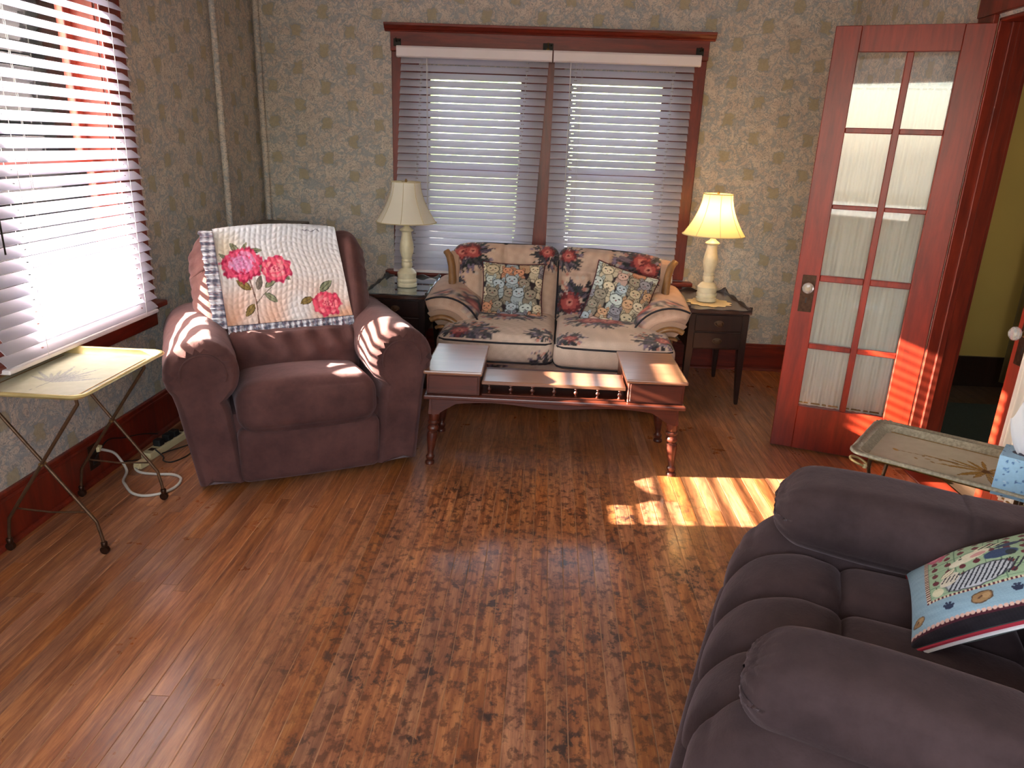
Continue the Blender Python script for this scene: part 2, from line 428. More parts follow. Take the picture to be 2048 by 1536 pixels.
class Canvas:
    """paints a cloth print onto a small grid that is then read per vertex"""
    def __init__(s, w, h, col, ppm):
        s.w, s.h, s.ppm = w, h, ppm; W, H = int(w * ppm), int(h * ppm)
        s.y, s.x = np.mgrid[0:H, 0:W]; s.x = s.x / ppm; s.y = s.y / ppm
        s.a = np.zeros((H, W, 3)); s.a[:] = col
        s.rs = np.random.RandomState(3)
    def jit(s, amt, f=120, seed=0):
        k = np.random.RandomState(seed).normal(size=(5, 2)) * f
        o = sum(np.sin(s.x * a + s.y * b + i) for i, (a, b) in enumerate(k)) / 3
        return o * amt
    def ell(s, cx, cy, rx, ry, col, rot=0, wob=.0, petals=0, a=1.0, seed=0):
        c, q = math.cos(rot), math.sin(rot); dx = s.x - cx; dy = s.y - cy
        u = (dx * c + dy * q) / rx; v = (-dx * q + dy * c) / ry
        d = np.sqrt(u * u + v * v)
        if petals: d = d * (1 + .09 * np.sin(np.arctan2(v, u) * petals + seed))
        if wob: d = d * (1 + s.jit(wob, 140, seed))
        m = np.clip((1.04 - d) * 12, 0, 1)[..., None] * a
        s.a = s.a * (1 - m) + np.array(col) * m
    def leaf(s, x0, y0, x1, y1, wd, col, edge=None):
        dx, dy = x1 - x0, y1 - y0; L = math.hypot(dx, dy); ux, uy = dx / L, dy / L
        t = ((s.x - x0) * ux + (s.y - y0) * uy) / L; n = np.abs(-(s.x - x0) * uy + (s.y - y0) * ux)
        prof = wd * np.clip(4 * t * (1 - t), 0, 1) ** .85 * (1 - .25 * t) * (t > 0) * (t < 1)
        if edge is not None:
            m = ((n < prof) & (prof > 0))[..., None]; s.a = np.where(m, np.array(edge, float), s.a)
        m = ((n < prof * .74) & (n > prof * .07))[..., None]; s.a = np.where(m, np.array(col, float), s.a)
    def line(s, pts, wd, col):
        for (x0, y0), (x1, y1) in zip(pts[:-1], pts[1:]):
            dx, dy = x1 - x0, y1 - y0; L2 = dx * dx + dy * dy + 1e-12
            t = np.clip(((s.x - x0) * dx + (s.y - y0) * dy) / L2, 0, 1)
            d = np.hypot(s.x - x0 - t * dx, s.y - y0 - t * dy)
            s.a = np.where((d < wd)[..., None], np.array(col, float), s.a)
    def rect(s, x0, y0, x1, y1, col):
        m = ((s.x >= x0) & (s.x < x1) & (s.y >= y0) & (s.y < y1))[..., None]; s.a = np.where(m, np.array(col, float), s.a)
    def get(s, u, v):           # u, v in metres from the lower left corner
        i = np.clip((np.asarray(v) * s.ppm).astype(int), 0, s.a.shape[0] - 1); j = np.clip((np.asarray(u) * s.ppm).astype(int), 0, s.a.shape[1] - 1)
        return s.a[i, j]

# ================================================================== THE SETTING
XL, XR, YB, YF, ZC = -1.94, 1.83, 5.036, -1.25, 2.62
# ---- floor: substrate with each board a part
floor = struct(MB().box((XL - .1, YF - .1, -.06), (XR + .02, YB + .1, -.0010)).obj('floor', MT['sub']))
PW = .0573
pm = MB().box((-.5 * PW + .0009, 0, -.012), (.5 * PW - .0009, 1, 0)).mesh('plank')
bm = bmesh.new(); bm.from_mesh(pm)
bmesh.ops.bevel(bm, geom=[e for e in bm.edges if all(v.co.z > -.001 for v in e.verts) and abs(e.verts[0].co.x - e.verts[1].co.x) < 1e-5], offset=.0011, segments=1, affect='EDGES')
bm.to_mesh(pm); bm.free(); pm.materials.append(MT['plank'])
rest = MB(); rows = int((XR - XL) / PW) + 1; npl = 0
for i in range(rows):
    x = XL + (i + .5) * PW
    y = .75 - random.random() * .5
    rest.box((x - .5 * PW + .001, YF, -.012), (x + .5 * PW - .001, y - .0015, 0))
    while y < YB:
        L = random.choice((.7, .95, 1.2, 1.5, 1.8, 2.1)) * (.85 + .3 * random.random())
        if YB - (y + L) < .45: L = YB - y
        o = bpy.data.objects.new('plank', pm); C.objects.link(o); o.parent = floor
        o.location = (x, y, random.uniform(-.0006, .0004)); o.scale = (1, L - .0015, 1); npl += 1
        y += L
o = rest.obj('planking_behind_camera', MT['plank'], floor); o['kind'] = 'stuff'
# hall floor beyond the doors
hf = struct(MB().box((XR + .02, .5, -.06), (5.2, 5.2, -.006)).obj('floor_hall', MT['halldark']))
hp = MB()
for i in range(58):
    x = XR + .03 + i * .0575
    y = .5
    while y < 5.0:
        L = random.uniform(.8, 2.0); hp.box((x, y, -.008), (x + .0560, min(5.15, y + L - .002), 0)); y += L
o = hp.obj('planking', MT['halldark'], hf); o['kind'] = 'stuff'
# ---- walls
def wall_x(name, y0, y1, xa, xb, holes, mat):
    mb = MB(); cur = xa
    for (a, b, z0, z1) in holes:
        mb.box((cur, y0, 0), (a, y1, ZC))
        if z0 > 0: mb.box((a, y0, 0), (b, y1, z0))
        mb.box((a, y0, z1), (b, y1, ZC)); cur = b
    mb.box((cur, y0, 0), (xb, y1, ZC)); return struct(mb.obj(name, mat))
def wall_y(name, x0, x1, ya, yb, holes, mat):
    mb = MB(); cur = ya
    for (a, b, z0, z1) in holes:
        mb.box((x0, cur, 0), (x1, a, ZC))
        if z0 > 0: mb.box((x0, a, 0), (x1, b, z0))
        mb.box((x0, a, z1), (x1, b, ZC)); cur = b
    mb.box((x0, cur, 0), (x1, yb, ZC)); return struct(mb.obj(name, mat))
W2 = [(-.87, -.155, .63, 1.93), (.065, .77, .63, 1.93)]
wall_x('wall_back', YB, YB + .16, XL - .16, 5.2, W2, MT['paper_x'])
LW = (2.435, 3.285, .69, 2.05)
wall_y('wall_left', XL - .16, XL, YF, YB, [LW], MT['paper_y'])
DO = (2.18, 3.42, 0, 2.035)
wr = wall_y('wall_right', XR, XR + .14, YF, YB, [DO], MT['paper_y'])
wall_x('wall_rear', YF - .16, YF, XL - .16, XR + .14, [(-1.2, 1.0, .85, 2.2)], MT['paper_x'])
struct(MB().box((XL - .2, YF - .2, ZC), (5.2, YB + .2, ZC + .08)).obj('ceiling', MT['ceil']))
# hall: olive yellow far wall, side wall
struct(MB().box((XR + .14, 4.90, 0), (5.2, 5.03, ZC)).obj('wall_hall_far', MT['hallwall']))
struct(MB().box((5.0, .5, 0), (5.15, 4.95, ZC)).obj('wall_hall_side', MT['hallwall']))
struct(MB().box((XR + .14, .4, 0), (5.2, .5, ZC)).obj('wall_hall_near', MT['hallwall']))
struct(bx('baseboard_hall', (XR + .14, 4.88, 0), (5.0, 4.90, .21), MT['walnut']))

def baseboard(name, lo, hi, axis, mat, sgn):
    """board, cap bead and quarter-round shoe along one wall"""
    b = struct(bx(name, lo, hi, mat, None, .004))
    if axis == 'x':
        x0, x1 = lo[0], hi[0]; yf = lo[1] if sgn < 0 else hi[1]
        bx('cap_bead', (x0, min(yf, yf + sgn * .006), hi[2] - .03), (x1, max(yf, yf + sgn * .006), hi[2] - .018), mat, b, .002)
        q = [(yf, .0)] + [(yf + sgn * .018 * math.cos(a), .018 * math.sin(a)) for a in np.linspace(0, PI / 2, 5)]
        MB().prism(q, x0, x1, 'yz').obj('shoe_moulding', MT['trimh'], b)
    else:
        y0, y1 = lo[1], hi[1]; xf = hi[0] if sgn > 0 else lo[0]
        bx('cap_bead', (min(xf, xf + sgn * .006), y0, hi[2] - .03), (max(xf, xf + sgn * .006), y1, hi[2] - .018), mat, b, .002)
        q = [(xf, .0)] + [(xf + sgn * .018 * math.cos(a), .018 * math.sin(a)) for a in np.linspace(0, PI / 2, 5)]
        MB().prism(q, y0, y1, 'xz').obj('shoe_moulding', MT['trim'], b)
baseboard('baseboard_back', (XL, YB - .02, 0), (XR, YB, .19), 'x', MT['trimh'], -1)
baseboard('baseboard_left', (XL, YF, 0), (XL + .02, YB - .02, .20), 'y', MT['trim'], 1)
baseboard('baseboard_right', (XR - .02, 3.55, 0), (XR, YB - .02, .19), 'y', MT['trim'], -1)

# ---- papered pipes in the corner
for k, (x, y) in enumerate(((-1.905, 4.36), (-1.905, 5.0))):
    p = MB(); p.tube([(x, y, .1), (x, y, 1.3), (x, y, ZC)], .018, 14)
    o = struct(p.obj('trim_%d' % (k + 1), MT['paper_x'], smooth=True))
    MB().lathe([(.019, 0), (.03, .002), (.03, .012), (.019, .016)], 20).obj('collar', MT['paper_x'], o, (x, y, ZC - .02), smooth=True)

# ---- window sashes with glass
def sash(parent, axis, c, a, b, z0, z1, d0, rail=.045, stile=.045, bottom=None):
    """one glazed sash in a plane; axis 'x': spans x at y=c, axis 'y': spans y at x=c"""
    def B(nm, u0, u1, w0, w1, mat, t=.035, bev=.003):
        if axis == 'x': return bx(nm, (u0, c, w0), (u1, c + d0 * t, w1) if d0 > 0 else (u1, c, w1), mat, parent, bev)
        lo = (min(c, c + d0 * t), u0, w0); hi = (max(c, c + d0 * t), u1, w1)
        return bx(nm, lo, hi, mat, parent, bev)
    bt = bottom or rail
    B('sash_stile', a, a + stile, z0, z1, MT['trim']); B('sash_stile', b - stile, b, z0, z1, MT['trim'])
    B('sash_rail', a + stile, b - stile, z1 - rail, z1, MT['trimh']); B('sash_rail', a + stile, b - stile, z0, z0 + bt, MT['trimh'])
    g0, g1 = a + stile - .004, b - stile + .004
    if axis == 'x':
        bx('pane', (g0, c + d0 * .014, z0 + bt - .004), (g1, c + d0 * .018, z1 - rail + .004), MT['glass'], parent, 0)
    else:
        xx = sorted((c + d0 * .014, c + d0 * .018)); bx('pane', (xx[0], g0, z0 + bt - .004), (xx[1], g1, z1 - rail + .004), MT['glass'], parent, 0)

# window 1: left wall
w1 = sempty('window_1', (0, 0, 0))
ya, yb, za, zb = LW
for (a, b) in ((ya, ya + .012), (yb - .012, yb)):
    bx('jamb', (XL - .16, a, za), (XL + .0, b, zb), MT['trim'], w1, .001)
bx('head_jamb', (XL - .16, ya, zb - .012), (XL, yb, zb), MT['trim'], w1, .001)
sash(w1, 'y', XL - .06, ya + .012, yb - .012, za, 1.36, -1, bottom=.07)
sash(w1, 'y', XL - .10, ya + .012, yb - .012, 1.325, zb - .012, -1)
bx('casing', (XL, yb, .68), (XL + .022, yb + .165, 2.14), MT['trim'], w1, .004)
bx('casing', (XL, ya - .165, .68), (XL + .022, ya, 2.14), MT['trim'], w1, .004)
bx('head_casing', (XL, ya - .175, 2.14), (XL + .026, yb + .175, 2.27), MT['trimh'], w1, .004)
bx('crown', (XL, ya - .20, 2.27), (XL + .05, yb + .20, 2.31), MT['trimh'], w1, .006)
bx('stool', (XL - .02, ya - .20, .640), (XL + .062, yb + .205, .668), MT['trimh'], w1, .007, seg=2)
bx('apron', (XL, ya - .17, .545), (XL + .02, yb + .17, .640), MT['trimh'], w1, .003)
bx('apron_bead', (XL, ya - .17, .618), (XL + .034, yb + .17, .640), MT['trimh'], w1, .006)

# window 2: pair on the back wall
w2 = sempty('window_2', (0, 0, 0))
yf = YB - .022
for (a, b, z0, z1) in W2:
    bx('jamb', (a, YB, z0), (a + .012, YB + .16, z1), MT['trim'], w2, .001)
    bx('jamb', (b - .012, YB, z0), (b, YB + .16, z1), MT['trim'], w2, .001)
    bx('head_jamb', (a, YB, z1 - .012), (b, YB + .16, z1), MT['trimh'], w2, .001)
    sash(w2, 'x', YB + .05, a + .012, b - .012, z0, 1.32, 1, bottom=.06)
    sash(w2, 'x', YB + .09, a + .012, b - .012, 1.285, z1 - .012, 1)
bx('casing', (-1.045, yf, .615), (-.87, YB, 2.005), MT['trim'], w2, .004)
bx('casing', (.77, yf, .615), (.957, YB, 2.005), MT['trim'], w2, .004)
bx('mullion_casing', (-.155, yf, .615), (.065, YB, 2.005), MT['trim'], w2, .004)
bx('head_casing', (-1.05, yf - .003, 2.005), (.962, YB, 2.125), MT['trimh'], w2, .003)
prof = [(YB, 2.118), (YB - .030, 2.118), (YB - .034, 2.126), (YB - .044, 2.132), (YB - .056, 2.148), (YB - .062, 2.150), (YB - .062, 2.166), (YB, 2.166)]
cr = MB().prism(prof, -1.085, .995, 'yz')
cr.obj('crown', MT['trimh'], w2, bevel=.002)
bx('stool', (-1.10, YB - .075, .580), (1.015, YB + .02, .608), MT['trimh'], w2, .007, seg=2)
bx('apron', (-1.045, YB - .02, .485), (.957, YB, .580), MT['trimh'], w2, .003)
# curtain-rod brackets left on the head casing
for k, (x, lab) in enumerate(((-1.005, 'small blackened curtain bracket at left end of window head'), (-.045, 'brass curtain bracket with dark plate above the middle of the window'), (.905, 'small blackened curtain bracket at right end of window head'))):
    t = thing('curtain_bracket', lab, 'bracket', (x, yf - .003, 2.055), 0, 'curtain rod brackets on the window head')
    wd = .032 if k == 1 else .024
    bx('back_plate', (-wd, -.004, -.022), (wd, 0, .022), MT['iron'], t, .002)
    MB().tube([(0, -.003, .004), (0, -.03, .002), (0, -.045, .012), (0, -.046, .022)], .004, 8).obj('hook', MT['brass'] if k == 1 else MT['iron'], t, smooth=True)
    MB().lathe([(.0, 0), (.006, .001), (.005, .004), (0, .006)], 10).obj('screw', MT['iron'], t, (wd * .6, -.004, .01), (PI / 2, 0, 0), smooth=True)
    if k == 1:
        MB().lathe([(.004, 0), (.012, .006), (.013, .012), (.006, .02), (.002, .026)], 14).obj('finial', MT['brass'], t, (0, -.03, -.03), smooth=True)

# ---- door casings, right wall
d0 = sempty('trim_3')
for nm, lo, hi in (('casing', (XR - .022, 3.42, 0), (XR, 3.545, 2.05)), ('casing', (XR - .022, 2.055, 0), (XR, 2.18, 2.05)),
                   ('head_casing', (XR - .024, 2.045, 2.05), (XR, 3.555, 2.17)), ('crown', (XR - .06, 2.02, 2.17), (XR, 3.58, 2.21)),
                   ('jamb', (XR, 3.405, 0), (XR + .14, 3.42, 2.035)), ('jamb', (XR, 2.18, 0), (XR + .14, 2.195, 2.035)), ('head_jamb', (XR, 2.18, 2.02), (XR + .14, 3.42, 2.035)),
                   ('door_stop', (XR + .045, 3.392, 0), (XR + .075, 3.405, 2.02)), ('door_stop', (XR + .045, 2.195, 0), (XR + .075, 2.208, 2.02)),
                   ('hall_casing', (XR + .14, 3.42, 0), (XR + .162, 3.53, 2.05)), ('hall_casing', (XR + .14, 2.07, 0), (XR + .162, 2.18, 2.05)), ('hall_head_casing', (XR + .14, 2.05, 2.05), (XR + .162, 3.55, 2.16)),
                   ('threshold', (XR, 2.19, -.004), (XR + .14, 3.41, .006))):
    bx(nm, lo, hi, MT['trim'] if 'casing' == nm[-6:] or nm in ('jamb', 'door_stop') else MT['trimh'], d0, .003)

# ---- french doors: local x from hinge to free edge, local y=0 is the hall side face
def french_door(num, loc, ang, side=1):
    d = sempty('door_%d' % num, loc, ang)
    H, Wd, T = 2.017, .62, .036; y0, y1 = (-T, 0)
    cols = [(Wd - .303, Wd - .108), (Wd - .505, Wd - .332)]      # measured from the free edge
    lo = min(c[0] for c in cols); hi = max(c[1] for c in cols)
    rows = [(1.910, 1.594), (1.570, 1.250), (1.230, .914), (.885, .572), (.546, .240)]
    z0d = .008
    bx('stile', (0, y0, z0d), (lo, y1, H), MT['door'], d, .003)
    bx('stile', (hi, y0, z0d), (Wd, y1, H), MT['door'], d, .003)
    bx('top_rail', (lo, y0, rows[0][0]), (hi, y1, H), MT['door'], d, .002)
    bx('bottom_rail', (lo, y0, z0d), (hi, y1, rows[-1][1]), MT['door'], d, .002)
    bx('vertical_muntin', (cols[1][1], y0 + .004, rows[-1][1]), (cols[0][0], y1 - .004, rows[0][0]), MT['door'], d, .003)
    for a, b in zip(rows[:-1], rows[1:]):
        for (c0, c1) in cols: bx('muntin', (c0, y0 + .004, b[0]), (c1, y1 - .004, a[1]), MT['door'], d, .003)
    for (a, b) in rows:
        for (c0, c1) in cols: bx('pane', (c0 - .002, -T / 2 - .0015, b - .002), (c1 + .002, -T / 2 + .0015, a + .002), MT['glass'], d, 0)
    kx = Wd - .061
    for s_ in (1, -1):
        yy = y1 if s_ > 0 else y0
        pl = bx('knob_plate', (kx - .031, min(yy, yy + s_ * .003), .730), (kx + .031, max(yy, yy + s_ * .003), .912), MT['bronze'], d, .001)
        MB().prism([(kx - .004, .775), (kx + .004, .775), (kx + .003, .792), (kx + .005, .797), (kx, .803), (kx - .005, .797), (kx - .003, .792)], yy + s_ * .003, yy + s_ * .0035, 'xz').obj('keyhole', MT['black'], pl)
        R = Matrix.Rotation(-s_ * PI / 2, 4, 'X')
        MB().lathe([(.016, 0), (.014, .006), (.009, .010), (.009, .020), (.012, .024)], 18, R).obj('knob_shank', MT['brass'], d, (kx, yy + s_ * .003, .855), smooth=True)
        MB().lathe([(.010, .022), (.022, .028), (.027, .038), (.026, .048), (.018, .056), (.008, .058)], 12, R).obj('knob', MT['crystal'], d, (kx, yy + s_ * .003, .855))
    for hz in (.25, 1.0, 1.78):
        MB().lathe([(.006, 0), (.006, .09)], 10).obj('hinge', MT['bronze'], d, (-.006, y0 + side * 0 + .0, hz), smooth=True)
    return d
HX, HY = 1.826, 3.415
ang1 = math.atan2(3.616 - HY, 1.243 - HX)
french_door(1, (HX, HY, 0), ang1)
french_door(2, (XR + .006, 2.199, 0), PI / 2)

def sheer(name, lab, loc, ang, z0, z1, x0, x1, yoff, seed, amp=.008, gather=1.0):
    nx, nz = 150, 26; rs = np.random.RandomState(seed); vs = []; fs = []
    ph = rs.rand(5) * 6
    for k in range(nz + 1):
        tz = k / nz; z = z0 + (z1 - z0) * tz
        for i in range(nx + 1):
            t = i / nx; x = x0 + (x1 - x0) * t
            f = .5 * math.sin(t * 95 + ph[0] + .8 * tz) + .35 * math.sin(t * 57 + ph[1] - 1.2 * tz) + .3 * math.sin(t * 31 + ph[2])
            env = .35 + .65 * abs(2 * tz - 1) ** 1.5
            vs.append((x, yoff + amp * f * (.6 + .4 * env), z))
    for k in range(nz):
        for i in range(nx):
            a = k * (nx + 1) + i; fs.append((a, a + 1, a + nx + 2, a + nx + 1))
    t = thing(name, lab, 'curtain', loc, ang)
    MB().add(vs, fs).obj('sheer_panel', MT['sheer'], t, smooth=True)
    for zz in (z0 + .012, z1 - .012):
        MB().tube([(x0 - .01, yoff, zz), ((x0 + x1) / 2, yoff, zz), (x1 + .01, yoff, zz)], .004, 8).obj('rod', MT['brass'], t, smooth=True)
    return t
sheer('door_curtain', 'pale sheer lace curtain stretched behind the ten panes of the open french door', (HX, HY, 0), ang1, .235, 1.775, .10, .525, -.052, 1)
sheer('door_curtain', 'white sheer curtain gathered on the closed french door behind the tissue box', (XR + .006, 2.199, 0), PI / 2, .22, 1.78, .10, .525, .016, 2, .012)

# ================================================================== HALL THINGS
rg = thing('hall_rug', 'teal-grey rug on the dark floor of the hall beyond the doorway', 'rug', (2.75, 4.05, 0))
bx('pile', (-.5, -.40, 0), (.9, .42, .010), MT['carpetgrey'], rg, .004)
bx('binding', (-.515, -.415, 0), (.915, -.40, .008), MT['walnut'], rg, .002)
hc = thing('hall_curtain', 'long olive sheer curtain panels hanging on the yellow hall wall', 'curtain', (3.42, 4.84, 0))
for (x0, x1, sd) in ((-.30, .0, 3), (.02, .6, 4)):
    vs = []; fs = []; nx, nz = 60, 14
    for k in range(nz + 1):
        z = .05 + 2.25 * k / nz
        for i in range(nx + 1):
            t = i / nx; vs.append((x0 + (x1 - x0) * t, .02 * math.sin(t * 26 + sd) + .008 * math.sin(t * 61), z))
    for k in range(nz):
        for i in range(nx):
            a = k * (nx + 1) + i; fs.append((a, a + 1, a + nx + 2, a + nx + 1))
    MB().add(vs, fs).obj('curtain_panel', MT['hallcurt'] if 'hallcurt' in MT else MT.setdefault('hallcurt', translucent('olive_sheer', (150, 136, 96), .3, .7, .25, 50)), hc, smooth=True)
MB().tube([(-.4, 0, 2.3), (.7, 0, 2.3)], .012, 10).obj('rod', MT['brass'], hc, smooth=True)

# ================================================================== OUTSIDE
struct(MB().box((-40, -30, -.9), (30, 40, -.6)).obj('ground', MT['grass']))
hd = thing('hedge', 'bright green hedge glimpsed between the slats of the back window', 'hedge', (0, 13, -.6))
for k in range(7):
    p = MB(); rs = np.random.RandomState(k)
    vv, F, U = soft_arr((2.6, 1.8, 2.9 + .5 * rs.rand()), .8, (14, 10, 14), (.2, .2, .3))
    vv = vv * (1 + .06 * sn(vv, 6, k))[:, None] * (1 + .03 * sn(vv, 18, k + 9))[:, None]
    vv[:, 2] -= vv[:, 2].min()
    p.add(vv.tolist(), F).obj('shrub_mass', MT['leaf'], hd, (-3.5 + 2.5 * k, rs.rand(), 0))

# ================================================================== VENETIAN BLINDS
def slat_mesh(L, w, ladders):
    """curved two inch slat along local x, with a routed cord hole at each ladder"""
    xs = {-L / 2, L / 2}
    for q in ladders: xs |= {q - .008, q + .008}
    xs = sorted(xs); us = [-.5, -.3, -.07, .07, .3, .5]; vs = []; fs = []; T = .0028
    for s_ in (1, -1):
        for x in xs:
            for u in us: vs.append((x, u * w, .0032 * (1 - 4 * u * u) + s_ * T / 2))
    n = len(us); off = len(xs) * n
    for i in range(len(xs) - 1):
        hole = any(abs((xs[i] + xs[i + 1]) / 2 - q) < .001 for q in ladders)
        for j in range(n - 1):
            if hole and j == 2: continue
            a = i * n + j
            fs.append((a, a + n, a + n + 1, a + 1)); fs.append((off + a, off + a + 1, off + a + n + 1, off + a + n))
    for i in range(len(xs) - 1):
        for j in (0, n - 1):
            a = i * n + j; fs.append((a, a + n, off + a + n, off + a))
    for i in (0, len(xs) - 1):
        for j in range(n - 1):
            a = i * n + j; fs.append((a, a + 1, off + a + 1, off + a))
    me = bpy.data.meshes.new('slat'); me.from_pydata(vs, [], fs); me.update(); me.materials.append(MT['slat'])
    me.polygons.foreach_set('use_smooth', [True] * len(me.polygons))
    try: me.set_sharp_from_angle(angle=math.radians(40))
    except Exception: pass
    return me
def blind(lab, loc, rz, L, ztop, zbot, pitch, tilt, ladders, skew=0, valance=None, wand=None, w=.05, open_fn=None):
    """local x along the slats, local -y into the room"""
    t = thing('venetian_blind', lab, 'window blind', loc, rz)
    me = slat_mesh(L, w, ladders); n = int(round((ztop - zbot) / pitch))
    rs = random.Random(int(L * 1000))
    for k in range(n):
        z = ztop - (k + .5) * pitch
        o = bpy.data.objects.new('slat', me); C.objects.link(o); o.parent = t
        tl = tilt + rs.uniform(-1, 1) + (open_fn(k) if open_fn else 0)
        o.location = (-skew * (ztop - z), 0, z); o.rotation_euler = (math.radians(tl), rs.uniform(-.0012, .0012), 0)
    for q in ladders:
        for yy in (-.021 * math.cos(math.radians(tilt)) - .006, .021 * math.cos(math.radians(tilt)) + .006):
            MB().tube([(q, yy, ztop + .01), (q - skew * (ztop - zbot), yy, zbot - .01)], .0012, 6).obj('ladder_cord', MT['ladder'], t)
    bx('bottom_rail', (-L / 2, -.022, zbot - .020), (L / 2, .022, zbot - .002), MT['valance'], t, .004, loc=(-skew * (ztop - zbot), 0, 0))
    bx('headrail', (-L / 2, -.02, ztop + .002), (L / 2, .022, ztop + .045), MT['valance'], t, .002)
    v0, v1 = valance
    pv = [(-.028, ztop - .012), (-.042, ztop - .004), (-.042, ztop + .045), (-.036, ztop + .056), (-.028, ztop + .056)]
    MB().prism(pv, v0, v1, 'yz').obj('valance', MT['valance'], t, bevel=.0015)
    for q in (v0, v1):
        s_ = .004 if q < 0 else -.004
        bx('valance_return', (min(q, q + s_), -.034, ztop - .008), (max(q, q + s_), .024, ztop + .054), MT['valance'], t, .001)
    if wand:
        MB().tube([(wand[0], -.038, ztop - .01), (wand[0] + .003, -.045, ztop - .3), (wand[0] + .006, -.043, ztop - wand[1])], .0032, 6).obj('tilt_wand', wand[2], t, smooth=True)
    for k, q in enumerate((ladders[0] + .035, ladders[0] + .042)):
        MB().tube([(q, -.036, ztop - .01), (q + .002, -.040, ztop - .55), (q + .004 * k, -.038, ztop - .95)], .0011, 6).obj('lift_cord', MT['ladder'], t)
    return t
blind('white vinyl blind covering the left half of the back window', (-.503, 4.962, 0), 0, .935, 1.972, .625, .0452, 51, (-.335, .335), .050, (-.492, .487), (-.30, .98, MT['ladder']))
blind('white vinyl blind covering the right half of the back window', (.437, 4.962, 0), 0, .872, 1.972, .625, .0452, 51, (-.30, .31), .0, (-.445, .468), (-.335, .82, MT['ladder']))
blind('wide sunlit white blind over the left wall window', (-1.872, 2.838, 0), PI / 2, 1.02, 2.03, .655, .0459, 40, (-.30, .40), .0, (-.53, .53), (-.46, .98, MT['iron']))

# ================================================================== RECLINER BY THE LEFT WINDOW
def D(a): return math.radians(a)
def arm_loft(side, L, zt, r, foot, y0, lean=.0, fr=.045, nk=64):
    """rolled arm: cross-section in x-z swept along y, rounded at the front with gathered pleats. side +1: outward is +x"""
    def outline():
        pts = []
        zc = zt - r
        for a in np.linspace(-35, 235, 36):      # roll from outer neck over the top to inner neck
            pts.append((math.cos(D(a)) * r * (1.04 if math.cos(D(a)) > 0 else .98), zc + math.sin(D(a)) * r))
        xi = -.98 * r * math.cos(D(55)) - .01
        for t in np.linspace(.12, 1, 9): pts.append((xi * (1 - t) + (-foot[0]) * t, (zc - r * .82) * (1 - t) + .03 * t))
        pts.append((0, .028))
        xo = r * math.cos(D(-35))
        for t in np.linspace(1, .12, 9): pts.append((xo * (1 - t) + foot[1] * t, (zc - r * .57) * (1 - t) + .03 * t))
        return np.array(pts)
    o = outline(); o[:, 0] *= side
    cen = np.array([0, zt - r - .02]); rings = []
    ang = np.arctan2(o[:, 1] - (zt - r), o[:, 0])
    def ring(y, inset, pl=0, dz=0):
        q = o.copy(); v = q - np.array([0, 0]); c = np.stack([np.zeros(len(q)), np.clip(q[:, 1], .06, zt - r)], 1)
        d = q - c; Ld = np.linalg.norm(d, axis=1)[:, None] + 1e-9
        top = (q[:, 1] > zt - 1.5 * r)
        amt = inset + pl * np.sin(ang * 21) * top
        q = q - d / Ld * np.minimum(amt[:, None] if np.ndim(amt) else amt, Ld * .96)
        return [(x, y, z + dz) for x, z in q]
    rings.append(ring(y0 + .014, .075)); rings.append(ring(y0 + .010, .062, .004)); rings.append(ring(y0 + .012, .048, .010)); rings.append(ring(y0 + .002, .032, .011))
    for t in np.linspace(.15, 1, 6):
        rings.append(ring(y0 + fr * t * 1.2, .034 * (1 - t) ** 2.0, .009 * (1 - t)))
    for k, y in enumerate(np.linspace(y0 + .09, y0 + L, 12)):
        rings.append(ring(y, .002 * math.sin(k * 2.1), 0, -.012 * (k / 12) ** 2))
    rings.append(ring(y0 + L + .02, .03, 0, -.012))
    return rings

